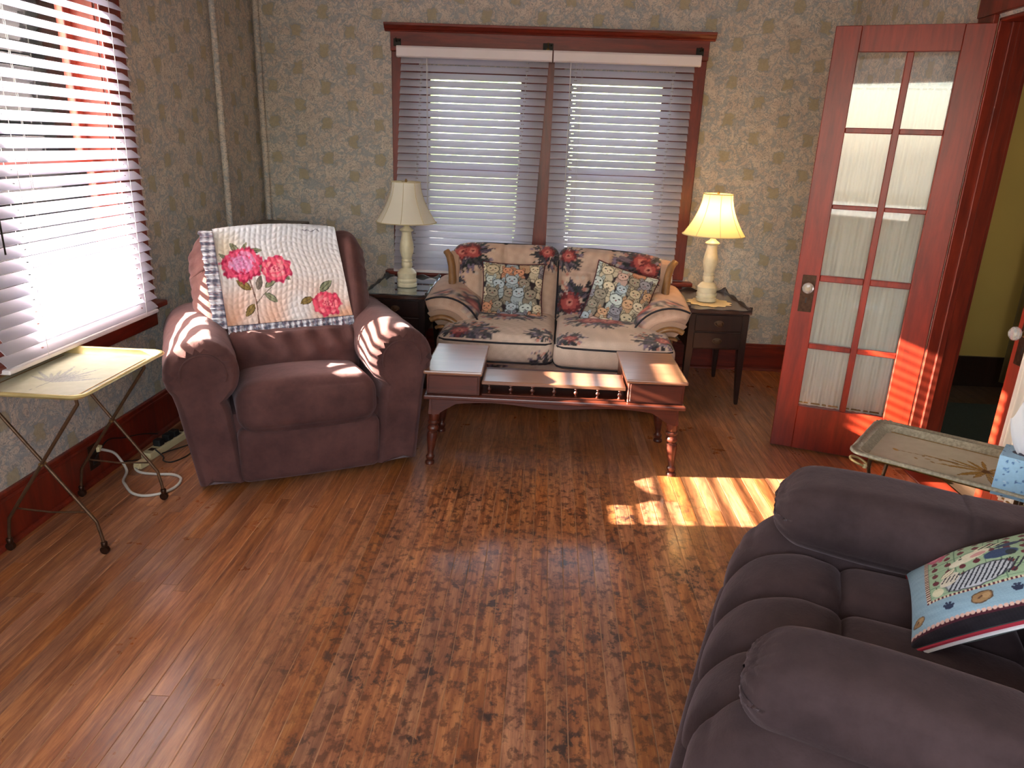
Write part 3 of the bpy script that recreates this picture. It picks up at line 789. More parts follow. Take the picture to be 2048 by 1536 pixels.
def recliner_a():
    t = thing('recliner', 'mauve brown rolled-arm recliner draped with a floral throw beside the left window', 'armchair', (-1.0, 2.94, 0), D(27))
    m = MT['fib1']
    for s_, cx in ((-1, -.415), (1, .415)):
        mb = MB(); mb.loft([[(x + cx, y, z) for x, y, z in r] for r in arm_loft(s_, .84, .672, .145, (.135, .07) if s_ > 0 else (.135, .055), -.03)])
        a = mb.obj('arm', m, t, smooth=True, auto=80)
        # piped seam where the front panel meets the roll
        pts = [(cx + .088 * math.cos(D(q)), -.024, .53 + .088 * math.sin(D(q))) for q in range(-20, 201, 10)]
        MB().tube(pts, .0045, 6).obj('welt', m, a, smooth=True)
    bx('base_frame', (-.36, .02, .035), (.36, .86, .34), m, t, .02, seg=2)
    for q in (-.33, .33): bx('glide_rail', (q - .02, .10, 0), (q + .02, .80, .04), MT['black'], t, .004)
    def f1(p, U):
        p = p.copy(); front = np.clip((-p[:, 1] - .0) / .05, 0, 1)
        p[:, 1] += .004 * sn(p, 22, 4); return p
    soft('footrest', (.61, .10, .25), .035, (24, 6, 14), m, t, (.0, .005, .152), (D(3), 0, 0), (0, .012, 0), f1)
    def f2(p, U):
        p = p.copy(); p[:, 2] += .006 * sn(p, 14, 5) * (U[:, 2] > 0); p[:, 1] -= .022 * (1 - U[:, 0] ** 2) * (U[:, 1] < -.5)
        return p
    soft('seat_cushion', (.60, .54, .205), .07, (34, 30, 14), m, t, (0, .215, .343), (D(-5), 0, 0), (0, .01, .035), f2)
    def f3(p, U):
        p = p.copy(); e = np.clip((np.abs(p[:, 0]) - .30) / .12, 0, 1)
        p[:, 0] *= 1 + .010 * e * np.sin(p[:, 2] * 120) * (U[:, 1] < .6)
        p[:, 1] += -.05 * np.exp(-((np.abs(p[:, 0]) - .34) / .06) ** 2) * (U[:, 1] < 0) + .035 * np.exp(-((np.abs(p[:, 0]) - .26) / .025) ** 2) * (U[:, 1] < 0)
        p[:, 0] *= 1 - .14 * np.clip((-p[:, 2] - .02) / .3, 0, 1)
        p[:, 2] += -.035 * np.clip((np.abs(p[:, 0]) - .25) / .15, 0, 1) ** 2 * (p[:, 2] > .2)
        return p
    b = soft('backrest', (.84, .25, .80), .10, (52, 12, 54), m, t, (0, .63, .62), (D(-24), 0, 0), (0, .03, .01), f3)
    def f4(p, U):
        p = p.copy(); fr_ = (U[:, 1] < 0)
        p[:, 1] += fr_ * (.010 * np.sin(p[:, 0] * 55 + 2 * np.sin(p[:, 2] * 16)) * (p[:, 2] > -.02) + .007 * np.sin((p[:, 2] - .25 * np.abs(p[:, 0])) * 48))
        return p
    soft('lumbar_cushion', (.60, .17, .24), .05, (40, 8, 22), m, t, (0, .405, .475), (D(-20), 0, 0), (0, .03, .0), f4)
    soft('back_panel', (.72, .10, .62), .04, (20, 6, 20), m, t, (0, .80, .41), (D(-10), 0, 0))
    return t
recliner_a()

# floral throw over the recliner's back (own thing, same frame as the back)
def rose(c, x, y, r, base, light_, dark, seed):
    rs = np.random.RandomState(seed)
    c.ell(x, y, r, r * .82, dark, .2, .10, 7, seed=seed)
    c.ell(x, y + .04 * r, r * .93, r * .74, base, .2, .10, 8, seed=seed + 1)
    for k in range(15):
        a = rs.rand() * 6.28; q = r * (.28 + .5 * rs.rand())
        px, py = x + q * math.cos(a), y + q * .78 * math.sin(a)
        c.ell(px, py, r * .24, r * .10, light_ if k % 3 else dark, a + 1.5, .12, 0, .85, seed + k)
    c.ell(x, y + .05 * r, r * .32, r * .24, light_, 0, .2, 5, seed=seed)
    for k in range(6):
        a = k * 1.05; c.ell(x + r * .16 * math.cos(a), y + r * .05 + r * .12 * math.sin(a), r * .09, r * .05, dark, a, .1, 0, .8)
def throw():
    t = thing('throw_blanket', 'pale quilted throw with pink roses and ruffled edge over the recliner back', 'throw', (-1.0, 2.94, 0), D(27))
    Wt, Ht = .60, .46
    c = Canvas(Wt, Ht, (222, 214, 214), 620)
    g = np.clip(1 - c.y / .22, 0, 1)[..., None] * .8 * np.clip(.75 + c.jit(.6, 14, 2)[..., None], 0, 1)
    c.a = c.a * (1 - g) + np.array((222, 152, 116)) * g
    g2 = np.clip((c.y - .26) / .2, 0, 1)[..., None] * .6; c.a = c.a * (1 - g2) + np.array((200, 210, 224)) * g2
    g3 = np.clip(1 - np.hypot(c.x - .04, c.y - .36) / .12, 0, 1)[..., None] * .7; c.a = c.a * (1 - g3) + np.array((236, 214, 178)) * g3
    G, Gd = (138, 140, 112), (70, 78, 66); O, Od = (140, 116, 66), (84, 70, 44)
    c.line([(.135, .20), (.15, .10), (.145, .0)], .0035, (128, 96, 86))
    c.line([(.15, .09), (.19, .13), (.23, .16)], .0018, (110, 96, 84))
    for (x0, y0, x1, y1, wd, a, b) in ((.135, .155, .07, .205, .022, O, Od), (.14, .09, .09, .035, .020, O, Od), (.20, .16, .265, .205, .018, G, Gd), (.195, .135, .25, .09, .018, G, Gd),
                                   (.165, .15, .19, .22, .018, (130, 118, 108), (96, 84, 80)), (.105, .335, .07, .39, .017, G, Gd), (.15, .345, .215, .34, .015, G, Gd), (.12, .345, .15, .385, .010, G, Gd),
                                   (.06, .30, .01, .345, .012, G, Gd), (.17, .22, .20, .275, .016, G, Gd), (.42, .10, .355, .075, .020, O, Od), (.46, .13, .53, .185, .022, G, Gd), (.29, .22, .33, .19, .012, G, Gd)):
        c.leaf(x0, y0, x1, y1, wd, a, b)
    rose(c, .112, .278, .096, (226, 82, 118), (232, 150, 190), (178, 36, 78), 5)
    c.ell(.11, .285, .05, .04, (216, 158, 206), 0, .3, 9, .6, 8)
    rose(c, .268, .245, .074, (232, 92, 118), (246, 150, 160), (196, 48, 92), 9)
    rose(c, .485, .066, .070, (234, 84, 110), (250, 140, 150), (200, 50, 86), 13)
    c.line([(.43, .440), (.445, .433), (.455, .442), (.47, .430), (.485, .437), (.50, .445), (.515, .436)], .0016, (60, 56, 84))
    nx, ny = 250, 300
    ct, st = math.cos(D(24)), math.sin(D(24))
    def bk(x, sz, off):     # back plane coordinates -> local frame of the recliner
        y_ = off; return (x, .63 + y_ * ct + sz * st, .62 - y_ * st + sz * ct)
    # profile: front drop, over the top, behind
    prof = []
    for k in range(ny):
        s_ = k / (ny - 1) * .86
        if s_ < .445: prof.append((-.06 + s_, -.168, s_))
        elif s_ < .585:
            a = (s_ - .445) / .14 * PI; prof.append((.385 + .055 * math.sin(a), -.168 + .16 * (1 - math.cos(a)), s_))
        else: prof.append((.385 - (s_ - .585), .152, s_))
    vs = []; uv = []
    for (z, y, s_) in prof:
        for i in range(nx):
            u = i / (nx - 1)
            xl = -.305 + .02 * max(0, 1 - s_ / .445); xr = .262 + .035 * max(0, 1 - s_ / .445)
            x = xl + (xr - xl) * u
            dip = .045 * (x / .42) ** 2 * (1 if s_ > .36 else s_ / .36)
            q = math.sin(u * 74 + 1.5 * math.sin(s_ * 22)) * math.sin(s_ * 118 + 1.2 * math.sin(u * 19))
            f = -.004 * abs(q) - .012 * math.exp(-((abs(x) - .34) / .07) ** 2) * (s_ < .47)
            zz = z - dip - (.018 * (1 - u) * max(0, 1 - s_ / .2))
            vs.append(bk(x, zz, y + f + (.0 if s_ < .47 else 0))); uv.append((u * Wt, s_))
    fs = [(j * nx + i, j * nx + i + 1, (j + 1) * nx + i + 1, (j + 1) * nx + i) for j in range(ny - 1) for i in range(nx - 1)]
    me = bpy.data.meshes.new('quilted_panel'); me.from_pydata(vs, [], fs); me.update(); uv = np.array(uv)
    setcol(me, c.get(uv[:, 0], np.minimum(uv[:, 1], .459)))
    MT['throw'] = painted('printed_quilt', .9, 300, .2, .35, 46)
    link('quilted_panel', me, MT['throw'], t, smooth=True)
    # ruffled border: blue-grey plaid strip along the bottom and left edges
    def ruffle(P, out, wd, waves, amp, seed):
        n = len(P); vs = []; col = []; K = 9; rs = np.random.RandomState(seed)
        ph = np.cumsum(rs.uniform(.6, 1.4, n)) * (waves * 2 * PI / n)
        for i, (p, o_) in enumerate(zip(P, out)):
            p = np.array(p); o_ = np.array(o_); nrm = np.array((0, -ct, st))
            for k in range(K):
                q = k / (K - 1)
                d = p + o_ * (wd * q * (1 + .05 * math.sin(ph[i] * .5))) + nrm * (.004 + amp * q * (1 + math.sin(ph[i])) * .5)
                vs.append(tuple(d)); r_ = math.sin(i * .42 + math.sin(i * .05) * 3) + math.sin(k * 1.5 + i * .08) * .9 + rs.uniform(-.35, .35)
                a = (98, 98, 116) if r_ < -.35 else ((214, 214, 222) if r_ > .5 else (160, 158, 172))
                if rs.rand() < .08: a = (150, 108, 112)
                col.append(a if k > 0 else (70, 62, 76))
        fs = [(i * K + k, i * K + k + 1, (i + 1) * K + k + 1, (i + 1) * K + k) for i in range(n - 1) for k in range(K - 1)]
        me = bpy.data.meshes.new('ruffle'); me.from_pydata(vs, [], fs); me.update(); setcol(me, col)
        o = link('ruffle', me, MT['throw'], t, smooth=True); o['label'] = 'blue grey plaid ruffle'
    B = [vs[i] for i in range(nx)]
    dz = np.array((0, -.16, -1.0)); ruffle([(B[i][0], B[i][1] - .022, B[i][2] + .004) for i in range(nx)], [dz] * nx, .048, 24, .018, 1)
    Lf = [vs[j * nx] for j in range(0, int(ny * .60))]
    Lf = [(x, y - .030, z - .006) for x, y, z in Lf]; ruffle(Lf, [np.array((-1, .12, -.08))] * len(Lf), .060, 26, .020, 2)
throw()

# ================================================================== LOVESEAT
def floral(c, x, y, r, seed, flowers=2, dens=1.0):
    """a bouquet: dark foliage spikes, mauve and white sprigs and red-pink blooms"""
    rs = np.random.RandomState(seed)
    for k in range(int(84 * dens)):
        a = rs.rand() * 6.28; q = r * (.25 + .75 * rs.rand() ** .7)
        x0, y0 = x + q * .35 * math.cos(a), y + q * .3 * math.sin(a)
        col = ((54, 48, 54), (66, 66, 74), (92, 80, 96), (54, 60, 58), (124, 106, 114), (80, 74, 74))[rs.randint(6)]
        c.leaf(x0, y0, x + q * 1.15 * math.cos(a), y + q * .85 * math.sin(a), r * .055, col, tuple(int(v * .8) for v in col))
    for k in range(int(26 * dens)):
        a = rs.rand() * 6.28; q = r * (.5 + .5 * rs.rand())
        c.ell(x + q * math.cos(a), y + q * .8 * math.sin(a), r * .075, r * .055, ((204, 182, 168), (138, 118, 140), (196, 130, 114), (216, 190, 166))[rs.randint(4)], a, .2, 5, .9, k)
    for k in range(flowers):
        a = rs.rand() * 6.28; q = r * .30
        fx, fy = x + q * math.cos(a + 3.1 * k), y + q * .5 * math.sin(a + 3.1 * k)
        c.ell(fx, fy, r * .32, r * .29, (112, 46, 50), 0, .25, 5, 1, k); c.ell(fx, fy, r * .26, r * .22, (172, 80, 76), 0, .25, 5, 1, k + 2)
        c.ell(fx, fy, r * .13, r * .11, (206, 126, 112), 0, .2, 5); c.ell(fx, fy, r * .05, r * .04, (90, 30, 36))
CREAM = (206, 172, 152)
MT['chintz'] = painted('floral_chintz', .85, 240, .15, .3)
def loveseat():
    t = thing('loveseat', 'cream floral loveseat with wood scroll arms and two cat pillows under the window', 'sofa', (.08, 3.87, 0), D(-1.5))
    m = MT['chintz']
    # back wood rail and side wings
    cB = []
    for i, cx in enumerate((-.345, .325)):
        c = Canvas(.70, .56, CREAM, 420)
        c.a += c.jit(9, 60, i)[..., None]
        g = np.clip(c.jit(1, 10, i + 4), 0, 1)[..., None] * .25; c.a = c.a * (1 - g) + np.array((226, 190, 160)) * g
        if i == 0:
            floral(c, .13, .46, .16, 3, 2, 1.8); floral(c, .64, .48, .13, 4, 1, 1.8); floral(c, .05, .28, .08, 5, 0, 1.4)
        else:
            floral(c, .03, .47, .14, 6, 1, 1.8); floral(c, .52, .43, .18, 7, 2, 2.2); floral(c, .15, .20, .19, 8, 2, 2.2)
        cB.append(c)
        def fb(p, U, i=i):
            p = p.copy(); fr = U[:, 1] < -.3
            ty = np.exp(-((p[:, 2] - .115) / .020) ** 2)
            p[:, 1] += fr * .026 * ty * (np.abs(p[:, 0]) < .31)
            for tx in (-.13, .13, 0) if True else ():
                lower = (p[:, 2] < .115) if tx else (p[:, 2] > .10)
                p[:, 1] += fr * .022 * np.exp(-((p[:, 0] - tx) / .016) ** 2) * lower
            p[:, 1] += fr * .004 * sn(p, 30, 3)
            sl = -.035 * ((p[:, 0] + .34) / .68) ** 1.5 if i else -.030 * np.clip((-p[:, 0] - .18) / .16, 0, 1) ** 2
            if i: sl = sl - .03 * np.clip((p[:, 0] - .18) / .16, 0, 1) ** 2
            p[:, 2] += sl * (p[:, 2] > 0) * np.clip(p[:, 2] / .2, 0, 1)
            return p
        def pb(p, U, c=c): return c.get(p[:, 0] + .35, p[:, 2] + .27)
        b = soft('back_cushion', (.675, .20, .54), .07, (96, 8, 84), m, t, (cx, .66, .605), (D(-12), 0, 0), (0, .03, .0), fb, pb)
        # dark piping round the top edge
        pts = []
        for u in np.linspace(-1, 1, 25):
            x = .315 * u; z = .268 - .055 * abs(u) ** 5
            if i: z += -.035 * ((x + .34) / .68) ** 1.5 - .03 * max(0, (x - .18) / .16) ** 2
            else: z += -.030 * max(0, (-x - .18) / .16) ** 2
            pts.append((x, -.035, z))
        pts = [(-.335, -.06, -.2), (-.337, -.06, 0), (-.335, -.055, .17)] + pts + [(.335, -.055, .15), (.337, -.06, 0), (.335, -.06, -.2)]
        MB().tube(pts, .0055, 6).obj('piping', MT['blue_trim'], b, smooth=True)
    bx('back_frame', (-.70, .78, .08), (.70, .90, .72), MT['oak'], t, .02, seg=2)
    # seat cushions
    for i, (cx, dy) in enumerate(((-.335, .0), (.325, -.045))):
        c = Canvas(.72, .98, (210, 184, 166), 330); c.a += c.jit(9, 60, i + 8)[..., None]
        if i == 0: floral(c, .20, .34, .17, 11, 1, 2.2); floral(c, .40, .68, .22, 12, 2, 2.2); floral(c, .64, .35, .12, 13, 0, 1.8); floral(c, .62, .1, .08, 19, 0, 1)
        else: floral(c, .08, .33, .13, 14, 1, 1.8); floral(c, .28, .66, .22, 15, 2, 2.3); floral(c, .60, .36, .15, 16, 1, 2.0)
        def ps(p, U, c=c): return c.get(p[:, 0] + .36, np.where(U[:, 2] > .9, p[:, 1] + .34 + .28, p[:, 2] + .15))
        def fs_(p, U):
            p = p.copy(); p[:, 2] += .004 * sn(p, 26, 8) * (U[:, 2] > 0); p[:, 1] -= .02 * (1 - U[:, 0] ** 2) * (U[:, 1] < -.8); return p
        sc = soft('seat_cushion', (.665, .70, .155), .05, (80, 72, 16), m, t, (cx, .345 + dy, .385), (D(1.5), 0, 0), (0, .0, .04), fs_, ps)
        for zz, nm in ((.050, 'piping'), (-.062, 'piping')):
            pts = [(-.325, .2, zz), (-.326, -.28, zz), (-.31, -.335, zz)] + [(x, -.350 - .02 * (1 - (x / .33) ** 2), zz) for x in np.linspace(-.28, .28, 13)] + [(.31, -.335, zz), (.326, -.28, zz), (.325, .2, zz)]
            MB().tube(pts, .0055, 6).obj(nm, MT['blue_trim'], sc, smooth=True)
    # front panel
    c = Canvas(1.42, .26, (196, 166, 148), 330); c.a += c.jit(9, 60, 30)[..., None]
    for (x, y, r, sd) in ((.35, .16, .10, 21), (.66, .05, .09, 22), (.96, .12, .13, 23), (1.3, .12, .1, 24), (.08, .12, .1, 25)): floral(c, x, y, r * 1.2, sd, 1, 1.8)
    soft('front_panel', (1.36, .70, .225), .03, (150, 6, 26), m, t, (-.005, .39, .195), (0, 0, 0), (0, .01, 0), None, lambda p, U: c.get(p[:, 0] + .7, p[:, 2] + .12))
    for x in (-.62, .62):
        for y in (.12, .78): MB().lathe([(.02, 0), (.032, .01), (.036, .03), (.026, .05), (.03, .085)], 16).obj('foot', MT['oak'], t, (x, y, 0), smooth=True)
    # arms: padded quarter roll, wood band, inner fabric fan
    for s_, cx in ((-1, -.665), (1, .655)):
        c = Canvas(.9, .9, (206, 168, 146), 260); c.a += c.jit(9, 60, 40)[..., None]
        floral(c, .34, .24, .19, 41 + s_, 1, 2.0); floral(c, .12, .2, .09, 48, 1, 1.4); floral(c, .30, .7, .12, 44, 1, 1.2); floral(c, .62, .45, .10, 47, 0, 1)
        zc = .375
        vs = []; fs = []; col = []; na = 30; nr = 12; L = 22
        # swept sausage section (angle a from outer-top to inner-bottom) along y
        def sec(a, b, y):   # a around arc, b around the pad's own thickness
            rr = .185 + .060 * math.sin(b); th = .05 * math.cos(b)
            return rr, th
        rings = []; cols = []
        for j, y in enumerate(np.linspace(0, .60, L)):
            yy = y; rise = .035 * min(1, y / .35)
            ring = []
            n1 = 26; pin = min(1, (y + .004) / .03) ** .5 if y < .03 else 1
            for k in range(n1):       # outer surface, from outer-top (a=112) to inner-bottom (a=-28)
                a = 118 - 150 * k / (n1 - 1); r_ = .172 + (.066 + .004 * math.sin(k * 1.1)) * pin
                ring.append((cx - s_ * math.cos(D(a)) * r_ * .98 , .22 + yy, zc + math.sin(D(a)) * r_ + rise))
            for k in range(8):
                a = -32 + 150 * k / 7; r_ = .172 - .03 * pin
                ring.append((cx - s_ * math.cos(D(a)) * r_, .22 + yy, zc + math.sin(D(a)) * r_ + rise))
            rings.append(ring)
            for k in range(34): cols.append(c.get(min(k, 25) / 25 * .62, .1 + y))
        mb = MB(); mb.loft(rings); me = mb.mesh('arm_pad')
        me.vertices.foreach_get; setcol(me, cols)
        pad = link('arm_pad', me, m, t, smooth=True)
        MB().tube([(cx - s_ * math.cos(D(a)) * .234, .219, zc + .002 + math.sin(D(a)) * .238) for a in range(115, -31, -8)], .006, 6).obj('piping', MT['blue_trim'], pad, smooth=True)
        # wood bands on the arm front
        for r0, r1, yo, mt, nm in ((.108, .140, .200, MT['oak'], 'arm_scroll'), (.058, .080, .205, MT['oak'], 'arm_scroll')):
            mb = MB(); rg_ = []
            for a in np.linspace(122, -36, 24):
                ca, sa = math.cos(D(a)), math.sin(D(a)); rm = (r0 + r1) / 2; hw = (r1 - r0) / 2
                ring = []
                for b in range(10):
                    q = 2 * PI * b / 10; rr = rm + hw * math.cos(q); ring.append((cx - s_ * ca * rr, yo + .02 * math.sin(q), zc + sa * rr))
                rg_.append(ring)
            mb.loft(rg_).obj(nm, mt, t, smooth=True)
        mb = MB(); poly = [(cx - s_ * math.cos(D(a)) * .175, zc + math.sin(D(a)) * .175) for a in np.linspace(125, -38, 24)] + [(cx + s_ * .03, zc - .11), (cx + s_ * .04, .10), (cx + s_ * .02, .10)]
        poly = [(cx - s_ * math.cos(D(a)) * .166, zc + math.sin(D(a)) * .166) for a in np.linspace(122, -36, 22)]
        fan = MB().prism(poly, .212, .80, 'xz').obj('arm_panel', None, t)
        c3 = np.array([(176, 140, 118)] * len(fan.data.vertices)); setcol(fan.data, c3); fan.data.materials.append(m)
        bx('arm_side_panel', (min(cx - s_ * .03, cx + s_ * .02), .24, .09), (max(cx - s_ * .03, cx + s_ * .02), .84, .46), MT['oak'], t, .01)
        # wing beside the back: curved wood front edge with fabric behind
        pts = [(cx - s_ * .012, .50, .56), (cx - s_ * .010, .53, .66), (cx + s_ * .0, .56, .74), (cx + s_ * .015, .575, .795), (cx + s_ * .035, .585, .822), (cx + s_ * .05, .60, .815)]
        MB().tube(pts, [.024, .024, .023, .023, .021, .012], 10).obj('wing_trim', MT['oak'], t, smooth=True)
        poly = [(.50, .40), (.52, .60), (.56, .70), (.59, .80), (.62, .825), (.84, .80), (.86, .40)]
        wg = MB().prism(poly, cx - s_ * .045, cx + s_ * .02, 'yz').obj('wing_panel', None, t, bevel=.008)
        p = np.array([v.co for v in wg.data.vertices]); setcol(wg.data, np.array([(184, 146, 124)] * len(p))); wg.data.materials.append(m)
loveseat()

# ---- cat pillows
MT['tap'] = painted('tapestry_weave', .9, 420, .1, .3)
def cat_canvas(seed):
    c = Canvas(.36, .36, (52, 40, 44), 700); rs = np.random.RandomState(seed)
    pal = [(206, 190, 162), (186, 168, 140), (192, 152, 118), (140, 134, 142), (168, 178, 184), (196, 162, 148), (146, 134, 118), (190, 196, 190), (198, 138, 108)]
    spots = [(i * .074 + rs.uniform(-.016, .016) + (.035 if j % 2 else 0), j * .074 + rs.uniform(-.016, .016)) for j in range(5, -1, -1) for i in range(6)]
    for (x, y) in spots:
        b = pal[rs.randint(len(pal))]; d = tuple(int(v * .45) for v in b); l_ = tuple(min(255, int(v * 1.12)) for v in b); r = .034 + .012 * rs.rand(); tl = rs.uniform(-.4, .4)
        c.ell(x, y - r * .9, r * 1.06, r * 1.25, d, tl, .06); c.ell(x, y - r * .9, r * .96, r * 1.15, b, tl, .06)
        for s_ in (-1, 1): c.leaf(x + s_ * r * .55, y + r * .25, x + s_ * r * .75, y + r * 1.35, r * .38, b, d)
        c.ell(x, y + r * .25, r * .92, r * .72, d, tl, .05); c.ell(x, y + r * .25, r * .83, r * .64, l_, tl, .05)
        for s_ in (-1, 1): c.ell(x + s_ * r * .35, y + r * .38, r * .14, r * .09, (40, 44, 40))
        c.ell(x, y + r * .12, r * .10, r * .07, (150, 84, 84)); c.line([(x - r * .3, y - r * .04), (x, y + r * .03), (x + r * .3, y - r * .04)], .0012, d)
        for k in range(3): c.line([(x - r * .7, y - r * (.6 + .4 * k)), (x, y - r * (.75 + .4 * k)), (x + r * .7, y - r * (.6 + .4 * k))], .0014, d) if rs.rand() < .4 else None
    c.a += c.jit(8, 300, 3)[..., None]
    return c
def pillow(name, lab, w_, h_, th, c, mat, pipe, loc, rot, back, group=None, res=110, cw=.36):
    t = thing(name, lab, 'pillow', loc, 0, group); t.rotation_euler = rot
    n = res; vs = []; fs = []; col = []
    for s_ in (-1, 1):
        for j in range(n + 1):
            for i in range(n + 1):
                u, v = 2 * i / n - 1, 2 * j / n - 1
                pin = 1 - .07 * (1 - abs(v) ** 2) * abs(u) ** 2 ; pin2 = 1 - .07 * (1 - abs(u) ** 2) * abs(v) ** 2
                h = (max(0, (1 - u ** 2) * (1 - v ** 2))) ** .42
                vs.append((u * w_ / 2 * pin, s_ * th / 2 * h * (1 + .05 * math.sin(5 * u + 3 * v)), v * h_ / 2 * pin2))
                col.append(c.get((u + 1) / 2 * cw * .999, (v + 1) / 2 * cw * .999) if s_ < 0 else back)
    N = (n + 1) ** 2
    for b in (0, N):
        for j in range(n):
            for i in range(n):
                a = b + j * (n + 1) + i; q = (a, a + 1, a + n + 2, a + n + 1); fs.append(q if b == 0 else q[::-1])
    me = bpy.data.meshes.new('cover'); me.from_pydata(vs, [], fs); me.update(); setcol(me, col)
    link('cover', me, mat, t, smooth=True)
    P = []
    for i in range(n + 1): P.append(vs[i])
    for j in range(1, n + 1): P.append(vs[j * (n + 1) + n])
    for i in range(n - 1, -1, -1): P.append(vs[n * (n + 1) + i])
    for j in range(n - 1, 0, -1): P.append(vs[j * (n + 1)])
    for nm, r, mt, dy in pipe: MB().tube([(x * 1.005, dy, z * 1.005) for x, y, z in P[::3]], r, 6, closed=True).obj(nm, mt, t, smooth=True)
    return t
pillow('throw_pillow', 'tapestry cat pillow upright on the left seat of the loveseat', .375, .345, .13, cat_canvas(1), MT['tap'], [('piping', .0045, MT['redpipe'], 0)], (-.185, 4.325, .622), (D(-17), D(1), D(3)), (70, 44, 50), 'tapestry cat pillows on the loveseat')
pillow('throw_pillow', 'tapestry cat pillow tilted against the right arm of the loveseat', .375, .365, .13, cat_canvas(2), MT['tap'], [('piping', .0045, MT['redpipe'], 0)], (.455, 4.285, .615), (D(-20), D(14), D(-8)), (70, 44, 50), 'tapestry cat pillows on the loveseat')

# ================================================================== COFFEE TABLE
def turned_leg(h):
    P = [(.020, 0), (.021, .006), (.019, .014), (.012, .02), (.018, .03), (.019, .04), (.014, .048), (.012, .055), (.016, .085), (.020, .12), (.0235, .15), (.022, .165), (.015, .172), (.023, .180), (.025, .19), (.021, .2), (.016, .206), (.024, .214), (.025, .222), (.02, .23)]
    s_ = h / .27; return [(r, z * s_) for r, z in P] + [(.024, .236 * s_), (.024, h)]
def coffee_table():
    t = thing('coffee_table', 'cherry coffee table with raised end boxes and spindle gallery before the loveseat', 'table', (.075, 3.375, 0), D(.6))
    w_, wt = MT['cherry'], MT['cherrytop_lit']
    bx('lower_top', (-.605, -.245, .337), (.600, .245, .358), w_, t, .006, seg=2)
    # scalloped apron
    def apron(n, a, b, depth):
        pts = [(a, .337)]
        for u in np.linspace(0, 1, 31):
            x = a + (b - a) * u; e = min(u, 1 - u)
            z = .337 - depth * (.62 + .38 * math.cos(min(e / .12, 1) * PI * 1.0) if e < .12 else .24 + .10 * math.cos((u - .5) * 4 * PI))
            pts.append((x, z))
        return pts + [(b, .337)]
    MB().prism(apron(0, -.57, .565, .085), -.225, -.207, 'xz').obj('front_apron', w_, t, bevel=.002)
    MB().prism(apron(0, -.57, .565, .085), .207, .225, 'xz').obj('back_apron', w_, t, bevel=.002)
    for x in (-.575, .557): bx('side_apron', (x, -.21, .27), (x + .018, .21, .337), w_, t, .002)
    for x, dx in ((-.553, -.028), (.545, .028)):
        for y, dy in ((-.195, -.012), (.195, .012)):
            Sh = Matrix(((1, 0, -dx / .34, dx), (0, 1, -dy / .34, dy), (0, 0, 1, 0), (0, 0, 0, 1)))
            mb = MB(); mb.lathe([(r * 1.12, z) for r, z in turned_leg(.262)], 22, Sh); mb.box((-.026, -.026, .258), (.026, .026, .336), Sh)
            mb.obj('leg', w_, t, (x, y, 0), smooth=True, auto=40)
    for (a, b, nm) in ((-.605, -.335, 'l'), (.320, .600, 'r')):
        k = bx('end_box', (a + .012, -.222, .358), (b - .012, .232, .458), w_, t, .003)
        bx('box_lid', (a, -.240, .458), (b, .245, .475), wt, t, .006, seg=2)
        f = bx('drawer_front', (a + .022, -.2265, .366), (b - .022, -.221, .450), w_, k, .002)
        for q in (a + .03, b - .03): MB().lathe([(.0, 0), (.003, .001), (.003, .003), (0, .004)], 8, Matrix.Rotation(PI / 2, 4, 'X')).obj('nail', MT['brass'], k, (q, -.222, .37), smooth=True)
    bx('centre_shelf', (-.340, -.205, .408), (.325, -.01, .426), wt, t, .003)
    bx('gallery_rail', (-.34, -.212, .358), (.325, -.186, .366), w_, t, .002)
    bx('shelf_support', (-.34, -.03, .358), (.325, -.012, .408), w_, t, .001)
    for k in range(7):
        MB().lathe([(.008, 0), (.009, .003), (.005, .006), (.004, .010), (.009, .017), (.0105, .021), (.009, .025), (.004, .032), (.005, .036), (.009, .039), (.008, .042)], 14).obj('spindle', w_, t, (-.305 + k * .1005, -.198, .366), smooth=True)
coffee_table()

